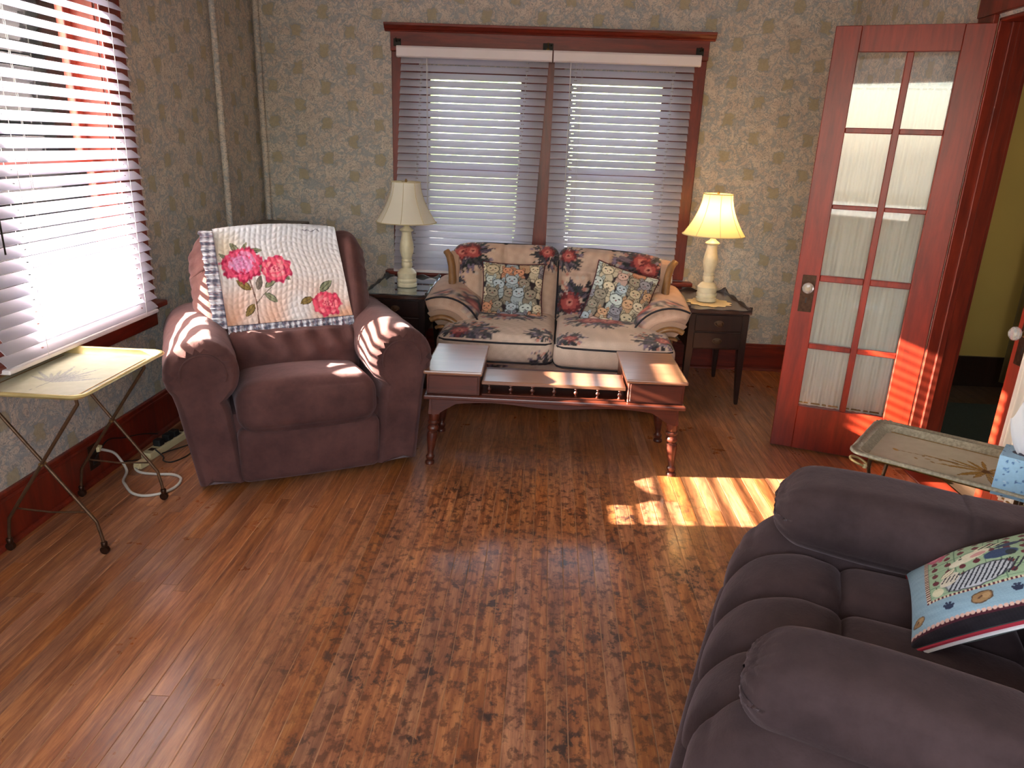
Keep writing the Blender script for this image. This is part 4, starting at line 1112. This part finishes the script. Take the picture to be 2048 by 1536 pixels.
# ================================================================== END TABLES AND LAMPS
def end_table(name, lab, loc, w_=.37, d=.60, glass=False, rz=0):
    t = thing(name, lab, 'side table', loc, rz, None)
    m = MT['walnut']; H = .585
    for sx in (-1, 1):
        for sy in (-1, 1):
            mb = MB(); rings = []
            for z, q in ((0, .009), (.01, .011), (.30, .021), (.36, .022), (.56, .022)):
                cx, cy = sx * (w_ / 2 - .03 + .012 * (1 - min(1, z / .35))), sy * (d / 2 - .035 + .012 * (1 - min(1, z / .35)))
                rings.append([(cx - q, cy - q, z), (cx + q, cy - q, z), (cx + q, cy + q, z), (cx - q, cy + q, z)])
            mb.loft(rings).obj('leg', m, t, bevel=.002)
    bx('case', (-w_ / 2 + .012, -d / 2 + .018, .345), (w_ / 2 - .012, d / 2 - .018, .565), m, t, .003)
    for (z0, z1) in ((.352, .448), (.456, .555)):
        dr = bx('drawer', (-w_ / 2 + .045, -d / 2 + .008, z0), (w_ / 2 - .045, -d / 2 + .02, z1), m, t, .003)
        zc = (z0 + z1) / 2
        MB().lathe([(0, 0), (.022, .001), (.022, .003), (.015, .004), (0, .005)], 16, Matrix.Rotation(PI / 2, 4, 'X') @ Matrix.Diagonal((1.3, .8, 1, 1))).obj('back_plate', MT['brassd'], dr, (0, -d / 2 + .008, zc), smooth=True)
        MB().tube([(-.018, -d / 2 + .003, zc + .004), (-.018, -d / 2 - .012, zc - .006), (-.008, -d / 2 - .017, zc - .013), (.008, -d / 2 - .017, zc - .013), (.018, -d / 2 - .012, zc - .006), (.018, -d / 2 + .003, zc + .004)], .0028, 6).obj('bail_pull', MT['brassd'], dr, smooth=True)
    # shaped top
    pts = []; n = 15
    def edge(x0, y0, x1, y1, nx, ny, bow):
        for k in range(n):
            u = k / n; b = bow * (math.sin(u * PI) ** 2) + .006 * math.sin(u * 4 * PI); pts.append((x0 + (x1 - x0) * u + nx * b, y0 + (y1 - y0) * u + ny * b))
    edge(-w_ / 2, -d / 2, w_ / 2, -d / 2, 0, -1, .008); edge(w_ / 2, -d / 2, w_ / 2, d / 2, 1, 0, .008); edge(w_ / 2, d / 2, -w_ / 2, d / 2, 0, 1, .008); edge(-w_ / 2, d / 2, -w_ / 2, -d / 2, -1, 0, .008)
    MB().prism(pts, .565, H, 'xy').obj('top', MT['walnuttop'], t, bevel=.003)
    # wavy gallery on all four sides, low at the front
    def rim(x0, y0, x1, y1, hh, th=.008, base=.006):
        mb = MB(); N = 28; top = []
        L = math.hypot(x1 - x0, y1 - y0); ux, uy = (x1 - x0) / L, (y1 - y0) / L; nx, ny = -uy, ux; rings = []
        for k in range(N + 1):
            u = k / N; z = H + base + hh * (.5 + .5 * math.cos((u * 3) * 2 * PI)) * (.75 if 0.05 < u < .95 else 1.1)
            x, y = x0 + (x1 - x0) * u, y0 + (y1 - y0) * u
            rings.append([(x - nx * th / 2, y - ny * th / 2, H - .004), (x + nx * th / 2, y + ny * th / 2, H - .004), (x + nx * th / 2, y + ny * th / 2, z), (x - nx * th / 2, y - ny * th / 2, z)])
        mb.loft(rings).obj('gallery', MT['walnut'], t)
    a, b = w_ / 2 - .004, d / 2 - .004
    rim(-a, -b, a, -b, .007, base=.002); rim(a, -b, a, b, .016); rim(a, b, -a, b, .024); rim(-a, b, -a, -b, .016)
    if glass: bx('glass_top', (-a + .012, -b + .012, H), (a - .012, b - .012, H + .005), MT['glasstop'], t, .001)
    return t
end_table('end_table', 'dark end table with glass top and unlit lamp left of the loveseat', (-.885, 4.54, 0), .38, .62, True, D(0))
end_table('end_table', 'dark two-drawer end table with lit lamp right of the loveseat', (1.035, 4.52, 0), .37, .60, False, D(2))

def lamp(name, lab, loc, lit):
    t = thing(name, lab, 'lamp', loc)
    body = [(.058, 0), (.062, .004), (.062, .022), (.056, .028), (.061, .034), (.062, .050), (.057, .058), (.058, .066), (.060, .092), (.054, .100), (.042, .116), (.030, .124), (.030, .132), (.034, .138), (.034, .160), (.030, .166), (.034, .172), (.033, .180), (.029, .186),
            (.034, .205), (.041, .232), (.043, .255), (.040, .290), (.033, .325), (.030, .350), (.030, .362), (.042, .370), (.043, .376), (.030, .386), (.018, .395), (.014, .405), (.011, .41)]
    s_ = .385 / .41
    MB().lathe([(r, z * s_) for r, z in body], 40).obj('base', MT['lampbase'], t, smooth=True, auto=40)
    MB().lathe([(.011, .384), (.011, .41), (.015, .414), (.015, .452), (.009, .458)], 16).obj('socket', MT['lampbase'], t, smooth=True, auto=40)
    MB().lathe([(.006, .450), (.012, .462), (.014, .485), (.028, .525), (.030, .545), (.022, .568), (.006, .580)], 16).obj('bulb', MT['bulb'] if lit else MT['siding'], t, smooth=True)
    n = 8; K = 14; mb = MB(); z0, z1 = .400, .637
    rings = []; NP = 96
    def R(u): return .182 - (.182 - .086) * (1 - (1 - u) ** 2.0) if True else 0
    for j in range(K + 1):
        u = j / K; r = .086 + (.184 - .086) * (1 - u) ** 1.75; ring = []
        for i in range(NP):
            a = 2 * PI * i / NP; ph = (a * n / (2 * PI)) % 1
            pan = 1 - .016 * (1 - (2 * ph - 1) ** 2)
            ring.append((r * pan * math.cos(a), r * pan * math.sin(a), z0 + (z1 - z0) * u))
        rings.append(ring)
    mb.loft(rings, cap=False)
    sh = mb.obj('shade', MT['shade_on'] if lit else MT['shade_off'], t, smooth=True)
    for k in range(n):
        a = 2 * PI * k / n
        MB().tube([((.0865 + .098 * (1 - u) ** 1.75) * math.cos(a), (.0865 + .098 * (1 - u) ** 1.75) * math.sin(a), z0 + (z1 - z0) * u) for u in np.linspace(0, 1, 10)], .0017, 5).obj('rib', MT['shadetrim'], sh, smooth=True)
    for r, z in ((.183, z0), (.0865, z1)):
        MB().tube([(r * math.cos(a), r * math.sin(a), z) for a in np.linspace(0, 2 * PI, 60, endpoint=False)], .0032, 6, closed=True).obj('trim_braid', MT['shadetrim'], sh, smooth=True)
    MB().tube([(-.02, 0, .455), (-.05, 0, .50), (-.045, 0, .60), (0, 0, .632), (.045, 0, .60), (.05, 0, .50), (.02, 0, .455)], .0016, 6).obj('harp', MT['brass'], t, smooth=True)
    for k in range(3):
        a = k * 2.094; MB().tube([(0, 0, .634), (.085 * math.cos(a), .085 * math.sin(a), z1 - .003)], .0014, 5).obj('spider', MT['brass'], t)
    MB().lathe([(.004, .632), (.008, .638), (.007, .648), (.003, .655)], 12).obj('finial', MT['brass'], t, smooth=True)
    return t
lamp('table_lamp', 'unlit cream lamp on the end table between recliner and loveseat', (-.86, 4.50, .591), False)
lamp('table_lamp', 'lit cream lamp glowing on the right-hand end table', (1.003, 4.46, .594), True)
# lace doily under the lit lamp
dy = MB(); vs = []; N = 96
ring0 = [(.02 * math.cos(2 * PI * i / N), .02 * math.sin(2 * PI * i / N), .0) for i in range(N)]
rings = [[((r + (.010 * math.cos(12 * 2 * PI * i / N) if r > .12 else 0)) * 1.0 * math.cos(2 * PI * i / N), (r + (.010 * math.cos(12 * 2 * PI * i / N) if r > .12 else 0)) * math.sin(2 * PI * i / N), z) for i in range(N)] for r, z in ((.01, 0), (.128, 0), (.13, .0015), (.10, .002), (.01, .002))]
o = dy.loft(rings).obj('lace_doily', MT['lace'], None, (1.02, 4.44, .5865), smooth=False); tag(o, 'scalloped cream lace doily under the lit lamp', 'doily')

# ================================================================== CORNER CABINET
cb = thing('corner_cabinet', 'brown wooden cabinet in the corner behind the draped recliner', 'cabinet', (-1.745, 4.72, 0), 0)
bx('carcass', (-.145, -.20, .04), (.115, .20, .895), MT['cabinet'], cb, .003)
bx('top', (-.155, -.22, .895), (.135, .225, .92), MT['cabinet'], cb, .006, seg=2)
bx('plinth', (-.14, -.195, 0), (.11, .195, .04), MT['cabinet'], cb, .002)
dd = bx('door', (-.125, -.213, .08), (.095, -.20, .87), MT['cabinet'], cb, .003)
MB().lathe([(.004, 0), (.006, .01), (.012, .016), (.011, .024), (0, .028)], 14, Matrix.Rotation(PI / 2, 4, 'X')).obj('knob', MT['brass'], dd, (.07, -.213, .5), smooth=True)

# ================================================================== TRAY TABLES
MT['trayface'] = painted('painted_tin_tray', .22, 30, 0, .02)
def tray_table(name, lab, loc, rz, Lx, Ly, H, rimw, base, rimc, fancy, feet, deco):
    """local x short side, local y long side"""
    t = thing(name, lab, 'tray table', loc, rz)
    def rr(hx, hy, r, n=10):
        P = []
        for (cx, cy, a0) in ((hx - r, hy - r, 0), (-hx + r, hy - r, 90), (-hx + r, -hy + r, 180), (hx - r, -hy + r, 270)):
            for k in range(n): a = D(a0 + 90 * k / (n - 1)); P.append((cx + r * math.cos(a), cy + r * math.sin(a)))
        return P
    hx, hy = Lx / 2, Ly / 2
    spec = [(0, .004, .05), (.002, .008, .05), (.006, .0095, .05), (.012, .0085, .05), (rimw * .55, .004, .05), (rimw * .62, .006, .05), (rimw, -.012, .045), (rimw + .006, -.015, .045)]
    rings = [[(x, y, H + z) for x, y in rr(hx - i, hy - i, max(.012, r - i * .4))] for i, z, r in spec]
    if fancy:
        for q in (1, 2, 3):
            rings[q] = [(x * (1 + .004 * (k % 2)), y * (1 + .004 * (k % 2)), z + .0035 * (k % 2)) for k, (x, y, z) in enumerate(rings[q])]
    und = [[(x, y, H + z - .0025) for x, y in rr(hx - i, hy - i, max(.012, r - i * .4))] for i, z, r in spec][::-1]
    mb = MB(); mb.loft(rings + und, cap=False)
    mb.obj('rim', rimc, t, smooth=True, auto=60)
    c = Canvas(Lx, Ly, base, 420); deco(c)
    ix, iy = hx - rimw - .004, hy - rimw - .004; nx, ny = 130, 160
    vs = []; col = []
    for j in range(ny + 1):
        for i in range(nx + 1):
            u, v = 2 * i / nx - 1, 2 * j / ny - 1; x, y = u * ix, v * iy
            r = .035; ax, ay = abs(x) - (ix - r), abs(y) - (iy - r)
            if ax > 0 and ay > 0:
                d = math.hypot(ax, ay)
                if d > r: x = math.copysign(ix - r + ax / d * r, x); y = math.copysign(iy - r + ay / d * r, y)
            vs.append((x, y, H - .0148)); col.append(c.get(x + hx, y + hy))
    fs = [(j * (nx + 1) + i, j * (nx + 1) + i + 1, (j + 1) * (nx + 1) + i + 1, (j + 1) * (nx + 1) + i) for j in range(ny) for i in range(nx)]
    me = bpy.data.meshes.new('tray_face'); me.from_pydata(vs, [], fs); me.update(); setcol(me, col); link('tray_face', me, MT['trayface'], t)
    # crossed tubular legs at each end, feet on casters
    fx, fy, tx = feet
    for sy in (-1, 1):
        for sx in (-1, 1):
            P0 = (sx * fx, sy * fy, .035); k1 = (sx * (fx - .015), sy * fy, .13)
            P3 = (-sx * tx, sy * (fy + .0), H - .045); P4 = (-sx * (tx - .004), sy * fy, H - .016)
            off = .006 * sx
            pts = [P0, (P0[0] - sx * .004, P0[1], .07), k1] + [tuple(k1[i] + (P3[i] - k1[i]) * u for i in range(3)) for u in (.1, .5, .9)] + [P3, P4]
            pts = [(x, y + off, z) for x, y, z in pts]
            lg = MB().tube(pts, .0062, 10).obj('leg', MT['brassd'], t, smooth=True)
            MB().lathe([(.009, .030), (.011, .034), (.011, .048), (.007, .052)], 14).obj('caster_stem', MT['bronze'], lg, (P0[0], P0[1] + off, 0), smooth=True)
            MB().lathe([(.006, -.008), (.0155, -.007), (.0165, 0), (.0155, .007), (.006, .008)], 18, Matrix.Rotation(PI / 2, 4, 'X')).obj('caster', MT['bronze'], lg, (P0[0], P0[1] + off, .0165), smooth=True)
        zz = .17
        xx = fx - .015 - (fx + tx) * .09
        MB().tube([(-xx, sy * fy, zz), (0, sy * fy, zz - .008), (xx, sy * fy, zz)], .0035, 8).obj('stretcher', MT['brassd'], t, smooth=True)
        MB().lathe([(0, -.012), (.008, -.011), (.008, .011), (0, .012)], 12, Matrix.Rotation(PI / 2, 4, 'X')).obj('pivot', MT['brass'], t, (0, sy * fy, .13 + (H - .175) * ((fx - .015) / (fx - .015 + tx))), smooth=True)
    if fancy:
        for sx in (-1, 1):
            for sy in (-1, 1):
                pts = [(sx * (tx - .01), sy * (fy + .0), H - .05)] + [(sx * (tx + .012 - .030 * math.cos(D(a))), sy * (fy + .035 + .028 * math.sin(D(a))), H - .035 + .012 * math.sin(D(a * .8))) for a in range(0, 260, 26)]
                sc = MB().tube(pts, .0042, 8).obj('leg_scroll', MT['rim1'], t, smooth=True)
                MB().lathe([(0, -.008), (.006, -.006), (.008, 0), (.006, .006), (0, .008)], 12).obj('tip', MT['cream'], sc, pts[-1], smooth=True)
    for sx in (-1, 1):
        MB().tube([(sx * tx, -fy - .01, H - .018), (sx * tx, fy + .01, H - .018)], .005, 8).obj('side_bar', MT['brass'], t, smooth=True)
    return t, H
def deco1(c):
    cx, cy = .23, .29
    for k in range(11):
        a = -1.2 + k * .24; L = .13 + .03 * math.sin(k * 2); c.leaf(cx - .0, cy - .10, cx + L * math.sin(a), cy - .10 + L * 1.25 * math.cos(a), .008, (176, 178, 170), (150, 154, 150))
    c.line([(.21, .10), (.22, .2), (.25, .36)], .0016, (140, 146, 146)); c.a += c.jit(3, 30, 1)[..., None]
def deco2(c):
    cx, cy = .19, .17
    for (a, L, wd) in ((2.6, .11, .011), (2.9, .09, .009), (3.4, .12, .010), (3.9, .10, .010), (4.5, .09, .012), (1.9, .12, .008), (1.5, .15, .006), (1.2, .10, .007), (.7, .08, .008), (.2, .09, .007), (5.2, .07, .008), (5.8, .08, .007)):
        c.leaf(cx, cy, cx + L * math.cos(a), cy + L * 1.2 * math.sin(a), wd, (160, 122, 62), (112, 82, 44))
    for k in range(8): c.ell(cx + .02 * math.cos(k * 2.2) - .02, cy + .08 + .016 * k, .008, .005, (158, 130, 96), k, .2)
    c.line([(.19, .17), (.20, .30), (.185, .42)], .0018, (140, 110, 76)); c.ell(.185, .43, .012, .007, (176, 138, 84), .8)
    c.ell(cx, cy, .014, .012, (96, 64, 34), 0, .3)
MT['rim1'] = plain('gilt_cream_tray_rim', (206, 184, 128), .25, .45, .15, 14)
MT['rim2'] = plain('embossed_grey_gold_rim', (156, 148, 130), .38, .4, .3, 110, .8)
tray_table('tray_table', 'cream folding tray table with gilt rim beside the left window', (-1.715, 2.44, 0), 0, .46, .575, .628, .028, (206, 204, 178), MT['rim1'], False, (.172, .212, .165), deco1)
tray_table('tray_table', 'grey-gold tray table with painted wheat ears behind the near recliner', (1.335, 2.20, 0), D(-36 + 90), .40, .54, .565, .045, (186, 172, 152), MT['rim2'], True, (.15, .20, .15), deco2)

# tissue box and tissue
tb = thing('tissue_box', 'pale blue spotted tissue box on the grey-gold tray table', 'tissue box', (1.412, 1.985, .5515), D(-38))
c = Canvas(.52, .13, (150, 186, 214), 900)
c.a += c.jit(14, 25, 3)[..., None]
rs = np.random.RandomState(4)
for k in range(170):
    c.ell(rs.rand() * .52, rs.rand() * .13, .0018 + .0028 * rs.rand(), .0014 + .002 * rs.rand(), ((84, 120, 176), (110, 146, 196), (70, 90, 140))[rs.randint(3)], rs.rand() * 3, .2)
for k in range(20): c.leaf(*(q := (rs.rand() * .5, rs.rand() * .12)), q[0] + .014, q[1] + .006 * rs.randn(), .002, (196, 214, 230), (96, 130, 180))
def tbox(p, U):
    u = np.where(np.abs(U[:, 1]) > .98, p[:, 0] + .06 + (U[:, 1] > 0) * .13, p[:, 1] + .06 + .26); u = np.where(np.abs(U[:, 2]) > .98, p[:, 0] + .39, u)
    v = np.where(np.abs(U[:, 2]) > .98, p[:, 1] + .065, p[:, 2] + .062); cc = c.get(u, v)
    top = (U[:, 2] > .98) & (np.hypot(p[:, 0] / .036, p[:, 1] / .022) < 1); cc[top] = (70, 66, 84)
    return cc
MT['card'] = painted('printed_card', .5, 100, 0, .03)
soft('box', (.118, .118, .122), .002, (44, 44, 44), MT['card'], tb, (0, 0, .061), paint=tbox)
vs = []; fs = []; nu, nv = 36, 22
for j in range(nv + 1):
    v = j / nv
    for i in range(nu + 1):
        u = i / nu * 2 - 1; wd = .018 + .062 * v ** .7
        vs.append((u * wd * (1 - .25 * v * abs(u)), .010 * math.sin(u * 7 + 3 * v) * (1 - .3 * v) + .022 * math.sin(2.5 * v + u * 2) * v, .118 + .155 * v * (1 - .30 * u * u + .10 * math.sin(9 * u)) ))
for j in range(nv):
    for i in range(nu): a = j * (nu + 1) + i; fs.append((a, a + 1, a + nu + 2, a + nu + 1))
tm = MB().add(vs, fs).obj('tissue', MT['tissue'], None, (1.412, 1.985, .5515), (0, 0, D(-20)), smooth=True)
tag(tm, 'white tissue standing up out of the blue box', 'tissue')

# ================================================================== NEAR RECLINER (bottom right)
def recliner_b():
    t = thing('recliner', 'dark plum tufted recliner in the right foreground facing the window', 'armchair', (.495, 1.50, 0), D(-110.5))
    m = MT['fib2']
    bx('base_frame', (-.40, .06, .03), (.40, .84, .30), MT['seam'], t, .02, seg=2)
    for q in (-.34, .34): bx('glide_rail', (q - .02, .08, 0), (q + .02, .84, .03), MT['black'], t, .004)
    def wrinkle(p, a, f, sd): return a * sn(p, f, sd)
    # seat front: four channels that roll down over the front edge
    xs = [-.40, -.2025, .0125, .2275]
    for i, x in enumerate(xs):
        def bend(p, U, i=i):
            p = p.copy()
            p[:, 2] += .003 * sn(p, 25, i) + .0035 * np.sin(p[:, 1] * 70 + 5 * np.abs(U[:, 0])) * np.abs(U[:, 0]) ** 2 * (U[:, 2] > 0)
            # compress the ends so seams pucker
            p[:, 0] *= 1 - .06 * np.abs(U[:, 1]) ** 3
            s_ = .36 - p[:, 1] - .36            # distance forward of the rear edge: 0..L
            s_ = .26 - p[:, 1]
            Lf, R = .10, .13
            out = p.copy()
            z = p[:, 2]
            flat = s_ < Lf
            arc = (~flat) & (s_ < Lf + R * PI / 2); a = np.clip((s_ - Lf) / R, 0, PI / 2)
            out[:, 1] = np.where(flat, -s_, -(Lf + (R + z) * np.sin(a)))
            out[:, 2] = np.where(flat, z, -(R) + (R + z) * np.cos(a))
            dn = (~flat) & (~arc); ex = s_ - Lf - R * PI / 2
            out[:, 2] = np.where(dn, -(R) - ex, out[:, 2]); out[:, 1] = np.where(dn, -(Lf + R + z), out[:, 1])
            return out
        L = .52
        soft('seat_channel', (.225, L, .12), .058, (16, 54, 8), m, t, (x, .25, .40), (0, 0, 0), (0, 0, .018), bend)
    def tuft(p, U):
        p = p.copy(); p[:, 2] += .004 * sn(p, 20, 2); p[:, 2] -= .03 * np.clip((p[:, 1] - .05) / .2, 0, 1) * 0
        return p
    for i, x in enumerate((-.21, .01, .22)):
        soft('seat_pad', (.225, .42, .13), .06, (18, 30, 10), m, t, (x, .42, .385 - (.005 if i == 1 else 0)), (D(-3), 0, D(2 - 2 * i)), (0, 0, .022), tuft)
    # footrest lower panel
    soft('footrest', (.78, .09, .22), .04, (40, 8, 14), m, t, (0, -.015, .17), (D(4), 0, 0), (0, .01, 0))
    # arms
    for s_ in (-1, 1):
        def side(p, U, s_=s_):
            p = p.copy(); f = np.clip((-p[:, 1] - .28) / .14, 0, 1); p[:, 2] -= .05 * f ** 2 * (p[:, 2] > 0)
            p[:, 0] += s_ * .02 * np.sin(np.clip((p[:, 2] + .2) / .4, 0, 1) * PI) + .003 * sn(p, 18, 3); return p
        sd = soft('arm_side', (.225, .90, .49), .095, (16, 46, 28), m, t, (s_ * .41, .425, .262), (0, 0, 0), (.012, .01, 0), side)
        def pad(p, U, s_=s_):
            p = p.copy(); v = (p[:, 1] + .41) / .82
            p[:, 2] += -.022 * np.clip((.12 - v) / .12, 0, 1) ** 2 * (U[:, 2] > 0) + .004 * sn(p, 16, 6)
            p[:, 0] *= 1 - .16 * np.clip((v - .62) / .38, 0, 1) + .05 * np.sin(v * 3)
            pl = np.clip((.10 - v) / .10, 0, 1); p[:, 1] += .003 * pl * np.sin(np.arctan2(p[:, 2], p[:, 0]) * 15)
            seam = np.exp(-((v - .52) / .007) ** 2); p *= 1 - .045 * seam[:, None] * np.array((1, 0, 1))
            return p
        pd = soft('arm_pad', (.215 if s_ > 0 else .275, .86, .155 if s_ > 0 else .175), .072 if s_ > 0 else .082, (30, 120, 18), m, t, (.36 if s_ > 0 else -.395, .475, .535 if s_ > 0 else .55), (D(-1.5), D(s_ * 2), D(s_ * -1.5)), (0, 0, .014), pad)
    # back: three stacked pads plus side wings
    for k, (z, hh) in enumerate(((.56, .27), (.78, .26), (.99, .24))):
        soft('back_pad', (.60, .26, hh), .10, (34, 12, 18), m, t, (0, .83 + .045 * k, z), (D(-12), 0, 0), (0, .03, .0), lambda p, U: p + np.array((0, 1, 0)) * (.004 * sn(p, 16, 4))[:, None])
    for s_ in (-1, 1):
        soft('back_wing', (.13, .26, .56), .06, (10, 12, 30), m, t, (s_ * .325, .86, .82), (D(-12), 0, 0), (0, .02, 0))
    bx('back_panel', (-.36, .93, .08), (.36, .98, .85), m, t, .02, loc=(0, .02, 0), seg=2)
recliner_b()

# zebra tapestry pillow
def zebra_canvas():
    c = Canvas(.36, .36, (138, 166, 184), 900)        # u runs up the slope, v towards the far arm
    c.rect(.062, .085, .300, .345, (58, 26, 38)); c.rect(.066, .089, .296, .345, (158, 184, 150))
    for k in range(8): c.line([(.07 + k * .033, .09), (.07 + k * .033, .345)], .0007, (98, 130, 104)); c.line([(.066, .10 + k * .036), (.296, .10 + k * .036)], .0007, (98, 130, 104))
    for i in range(7):
        for j in range(7):
            c.ell(.086 + i * .033, .118 + j * .036, .0078, .0095, (104, 30, 44), .2, .1); c.leaf(.086 + i * .033, .126 + j * .036, .086 + i * .033, .134 + j * .036, .002, (60, 80, 50), (50, 66, 44))
    # striped plait borders
    for k in range(60):
        a = (.218, .206, .196) if k % 2 else (.36, .1, .13)
        col = (216, 196, 170) if k % 2 else (92, 30, 46)
        c.rect(.058, .085 + k * .0045, .068, .085 + (k + 1) * .0045, col); c.rect(.296, .085 + k * .0045, .310, .085 + (k + 1) * .0045, col)
        c.rect(.058 + k * .0045, .083, .058 + (k + 1) * .0045, .091, col) if k < 56 else None
    # outer rope and dark hem
    c.rect(0, 0, .36, .012, (30, 24, 30)); c.rect(0, .012, .36, .020, (70, 26, 38))
    for k in range(34): c.ell(.006 + k * .0108, .020, .0050, .0042, (206, 164, 150), .4)
    # paw prints and nests in the border
    for x, y in ((.105, .052), (.245, .056), (.335, .15), (.335, .25)):
        c.ell(x, y, .010, .008, (40, 48, 74)); [c.ell(x + .010 * math.cos(a), y + .012 * math.sin(a), .0030, .0036, (40, 48, 74)) for a in (.3, 1.1, 1.9, 2.7)]
    for x, y, r in ((.175, .055, .024), (.03, .05, .018), (.335, .205, .018), (.335, .33, .02)):
        c.ell(x, y, r, r * .68, (84, 62, 44), .3, .12); c.ell(x, y, r * .86, r * .56, (152, 116, 78), .3, .12); c.ell(x + r * .3, y + r * .1, r * .4, r * .28, (176, 140, 98), .3, .2); c.ell(x - r * .2, y, r * .3, r * .1, (98, 68, 46), .6)
    # pink flower
    c.ell(.090, .305, .026, .030, (196, 92, 118), 0, .3, 6); c.ell(.088, .307, .014, .016, (222, 134, 150), 0, .3, 5)
    # zebra body with stripes
    c.ell(.180, .130, .078, .036, (44, 46, 60), .18, .05); c.ell(.180, .130, .075, .033, (186, 190, 200), .18, .05)
    for k in range(13):
        x = .112 + k * .0115; c.line([(x, .100 + .012 * k / 13), (x + .014, .130), (x + .030, .160 + .006 * k / 13)], .0021, (40, 42, 56))
    c.ell(.118, .150, .030, .018, (214, 206, 190), .9, .05)
    for k in range(4): c.line([(.10 + k * .010, .142), (.112 + k * .010, .165)], .0016, (48, 44, 56))
    # white horse head with pink and navy
    c.ell(.175, .222, .046, .020, (222, 214, 192), .25, .08); c.ell(.140, .212, .018, .014, (226, 220, 200), .3)
    c.ell(.190, .220, .018, .009, (206, 150, 146), .2); c.ell(.150, .226, .005, .003, (60, 70, 50))
    c.ell(.236, .200, .036, .022, (44, 66, 108), .2, .05); c.ell(.256, .196, .011, .014, (30, 36, 44)); c.leaf(.225, .228, .285, .262, .011, (44, 58, 92), (36, 44, 66))
    for k in range(6): c.line([(.185 + k * .009, .244), (.205 + k * .008, .262)], .0022, (48, 44, 54) if k % 2 else (226, 216, 186))
    c.ell(.088, .112, .014, .016, (222, 216, 186)); c.leaf(.10, .165, .135, .195, .012, (228, 218, 190), (120, 110, 96))
    c.a += c.jit(5, 500, 3)[..., None]
    return c
zp = pillow('throw_pillow', 'blue and green tapestry pillow with zebra and paw prints on the near recliner', .35, .33, .12, zebra_canvas(), MT['tap'], [('red_piping', .004, plain('crimson_piping', (150, 28, 48), .8), .006), ('white_piping', .0042, plain('white_piping', (214, 206, 206), .8), .014)], (0, 0, 0), (0, 0, 0), (66, 68, 66), res=230)
b_ = Vector((.9207, -.3903, 0)); l_ = Vector((.3903, .9207, 0)); th = D(37); u_ = b_ * math.cos(th) + Vector((0, 0, math.sin(th)))
y_ = l_.cross(u_)
zp.matrix_world = Matrix(((u_.x, y_.x, l_.x, 1.022), (u_.y, y_.y, l_.y, 1.441), (u_.z, y_.z, l_.z, .572), (0, 0, 0, 1)))

# ================================================================== SMALL THINGS BY THE LEFT WALL
ps = thing('power_strip', 'beige power strip with black plugs on the floor by the left baseboard', 'power strip', (-1.80, 3.17, 0), D(-7))
bx('case', (-.026, -.15, 0), (.026, .15, .036), MT['cream'], ps, .006, seg=2)
for k in range(5): bx('socket', (-.014, -.115 + k * .05, .0355), (.014, -.085 + k * .05, .0368), MT['bronze'], ps, .001)
bx('switch', (-.010, .128, .036), (.010, .143, .041), MT['bronze'], ps, .002)
for k, q in enumerate((-.05, .02, .07)): bx('plug', (-.018, q - .018, .036), (.020, q + .020, .068), MT['black'], ps, .006, seg=2)
pl = thing('plug', 'small cream adaptor plug lying in front of the power strip', 'plug', (-1.80, 2.955, 0), D(-12))
bx('body', (-.020, -.032, 0), (.020, .032, .030), MT['cream'], pl, .006, seg=2)
bx('cap', (-.014, -.040, .006), (.014, -.032, .024), MT['cream'], pl, .002)
ol = thing('wall_outlet', 'dark brown outlet plate on the left baseboard behind the tray table', 'outlet', (XL + .02, 2.80, .115), 0)
bx('plate', (0, -.036, -.058), (.005, .036, .058), MT['bronze'], ol, .003)
for z in (-.024, .024): bx('receptacle', (.005, -.016, z - .014), (.008, .016, z + .014), MT['black'], ol, .002)
def cable(name, lab, pts, r, mat, plug=None):
    P = []; n = len(pts)
    for i in range(n - 1):
        p0, p1, p2, p3 = (Vector(pts[max(0, i - 1)]), Vector(pts[i]), Vector(pts[i + 1]), Vector(pts[min(n - 1, i + 2)]))
        for k in range(8):
            u = k / 8; P.append(.5 * ((2 * p1) + (p2 - p0) * u + (2 * p0 - 5 * p1 + 4 * p2 - p3) * u * u + (3 * p1 - p0 - 3 * p2 + p3) * u ** 3))
    P.append(Vector(pts[-1])); P = [(p.x, p.y, max(p.z, r)) for p in P]
    o = MB().tube(P, r, 8).obj(name, mat, None, smooth=True); tag(o, lab, 'cord')
    if plug: bx('plug', *plug, MT['cream'], o, .003)
    return o
cable('power_cord', 'thick cream cord looping over the floor under the tray table', [(-1.905, 2.83, .135), (-1.88, 2.88, .10), (-1.865, 2.905, .05), (-1.83, 2.88, .012), (-1.80, 2.80, .006), (-1.765, 2.755, .006), (-1.70, 2.69, .006), (-1.633, 2.671, .006), (-1.575, 2.705, .006), (-1.550, 2.77, .006), (-1.565, 2.845, .006), (-1.62, 2.88, .006), (-1.69, 2.875, .006), (-1.77, 2.885, .006), (-1.815, 2.925, .006), (-1.81, 2.97, .010)], .0062, MT['cord'], ((-1.925, 2.815, .125), (-1.90, 2.845, .15)))  # power cord from the wall outlet towards the power strip
cable('lamp_cord', 'thin black cord curling from the power strip towards the recliner', [(-1.79, 3.06, .04), (-1.75, 3.05, .01), (-1.735, 3.02, .005), (-1.69, 3.01, .005), (-1.655, 3.08, .005), (-1.655, 3.16, .005), (-1.67, 3.24, .005), (-1.64, 3.32, .005)], .0032, MT['black'])
cable('lamp_cord', 'thin black cord running straight along the floor past the power strip', [(-1.885, 2.93, .03), (-1.83, 3.03, .004), (-1.77, 3.12, .004), (-1.70, 3.23, .004), (-1.66, 3.33, .004)], .003, MT['black'])
cable('lamp_cord', 'thin dark cord drooping along the left baseboard from the outlet', [(-1.905, 2.78, .10), (-1.90, 2.88, .155), (-1.895, 3.0, .12), (-1.88, 3.12, .09), (-1.85, 3.2, .06)], .003, MT['black'])
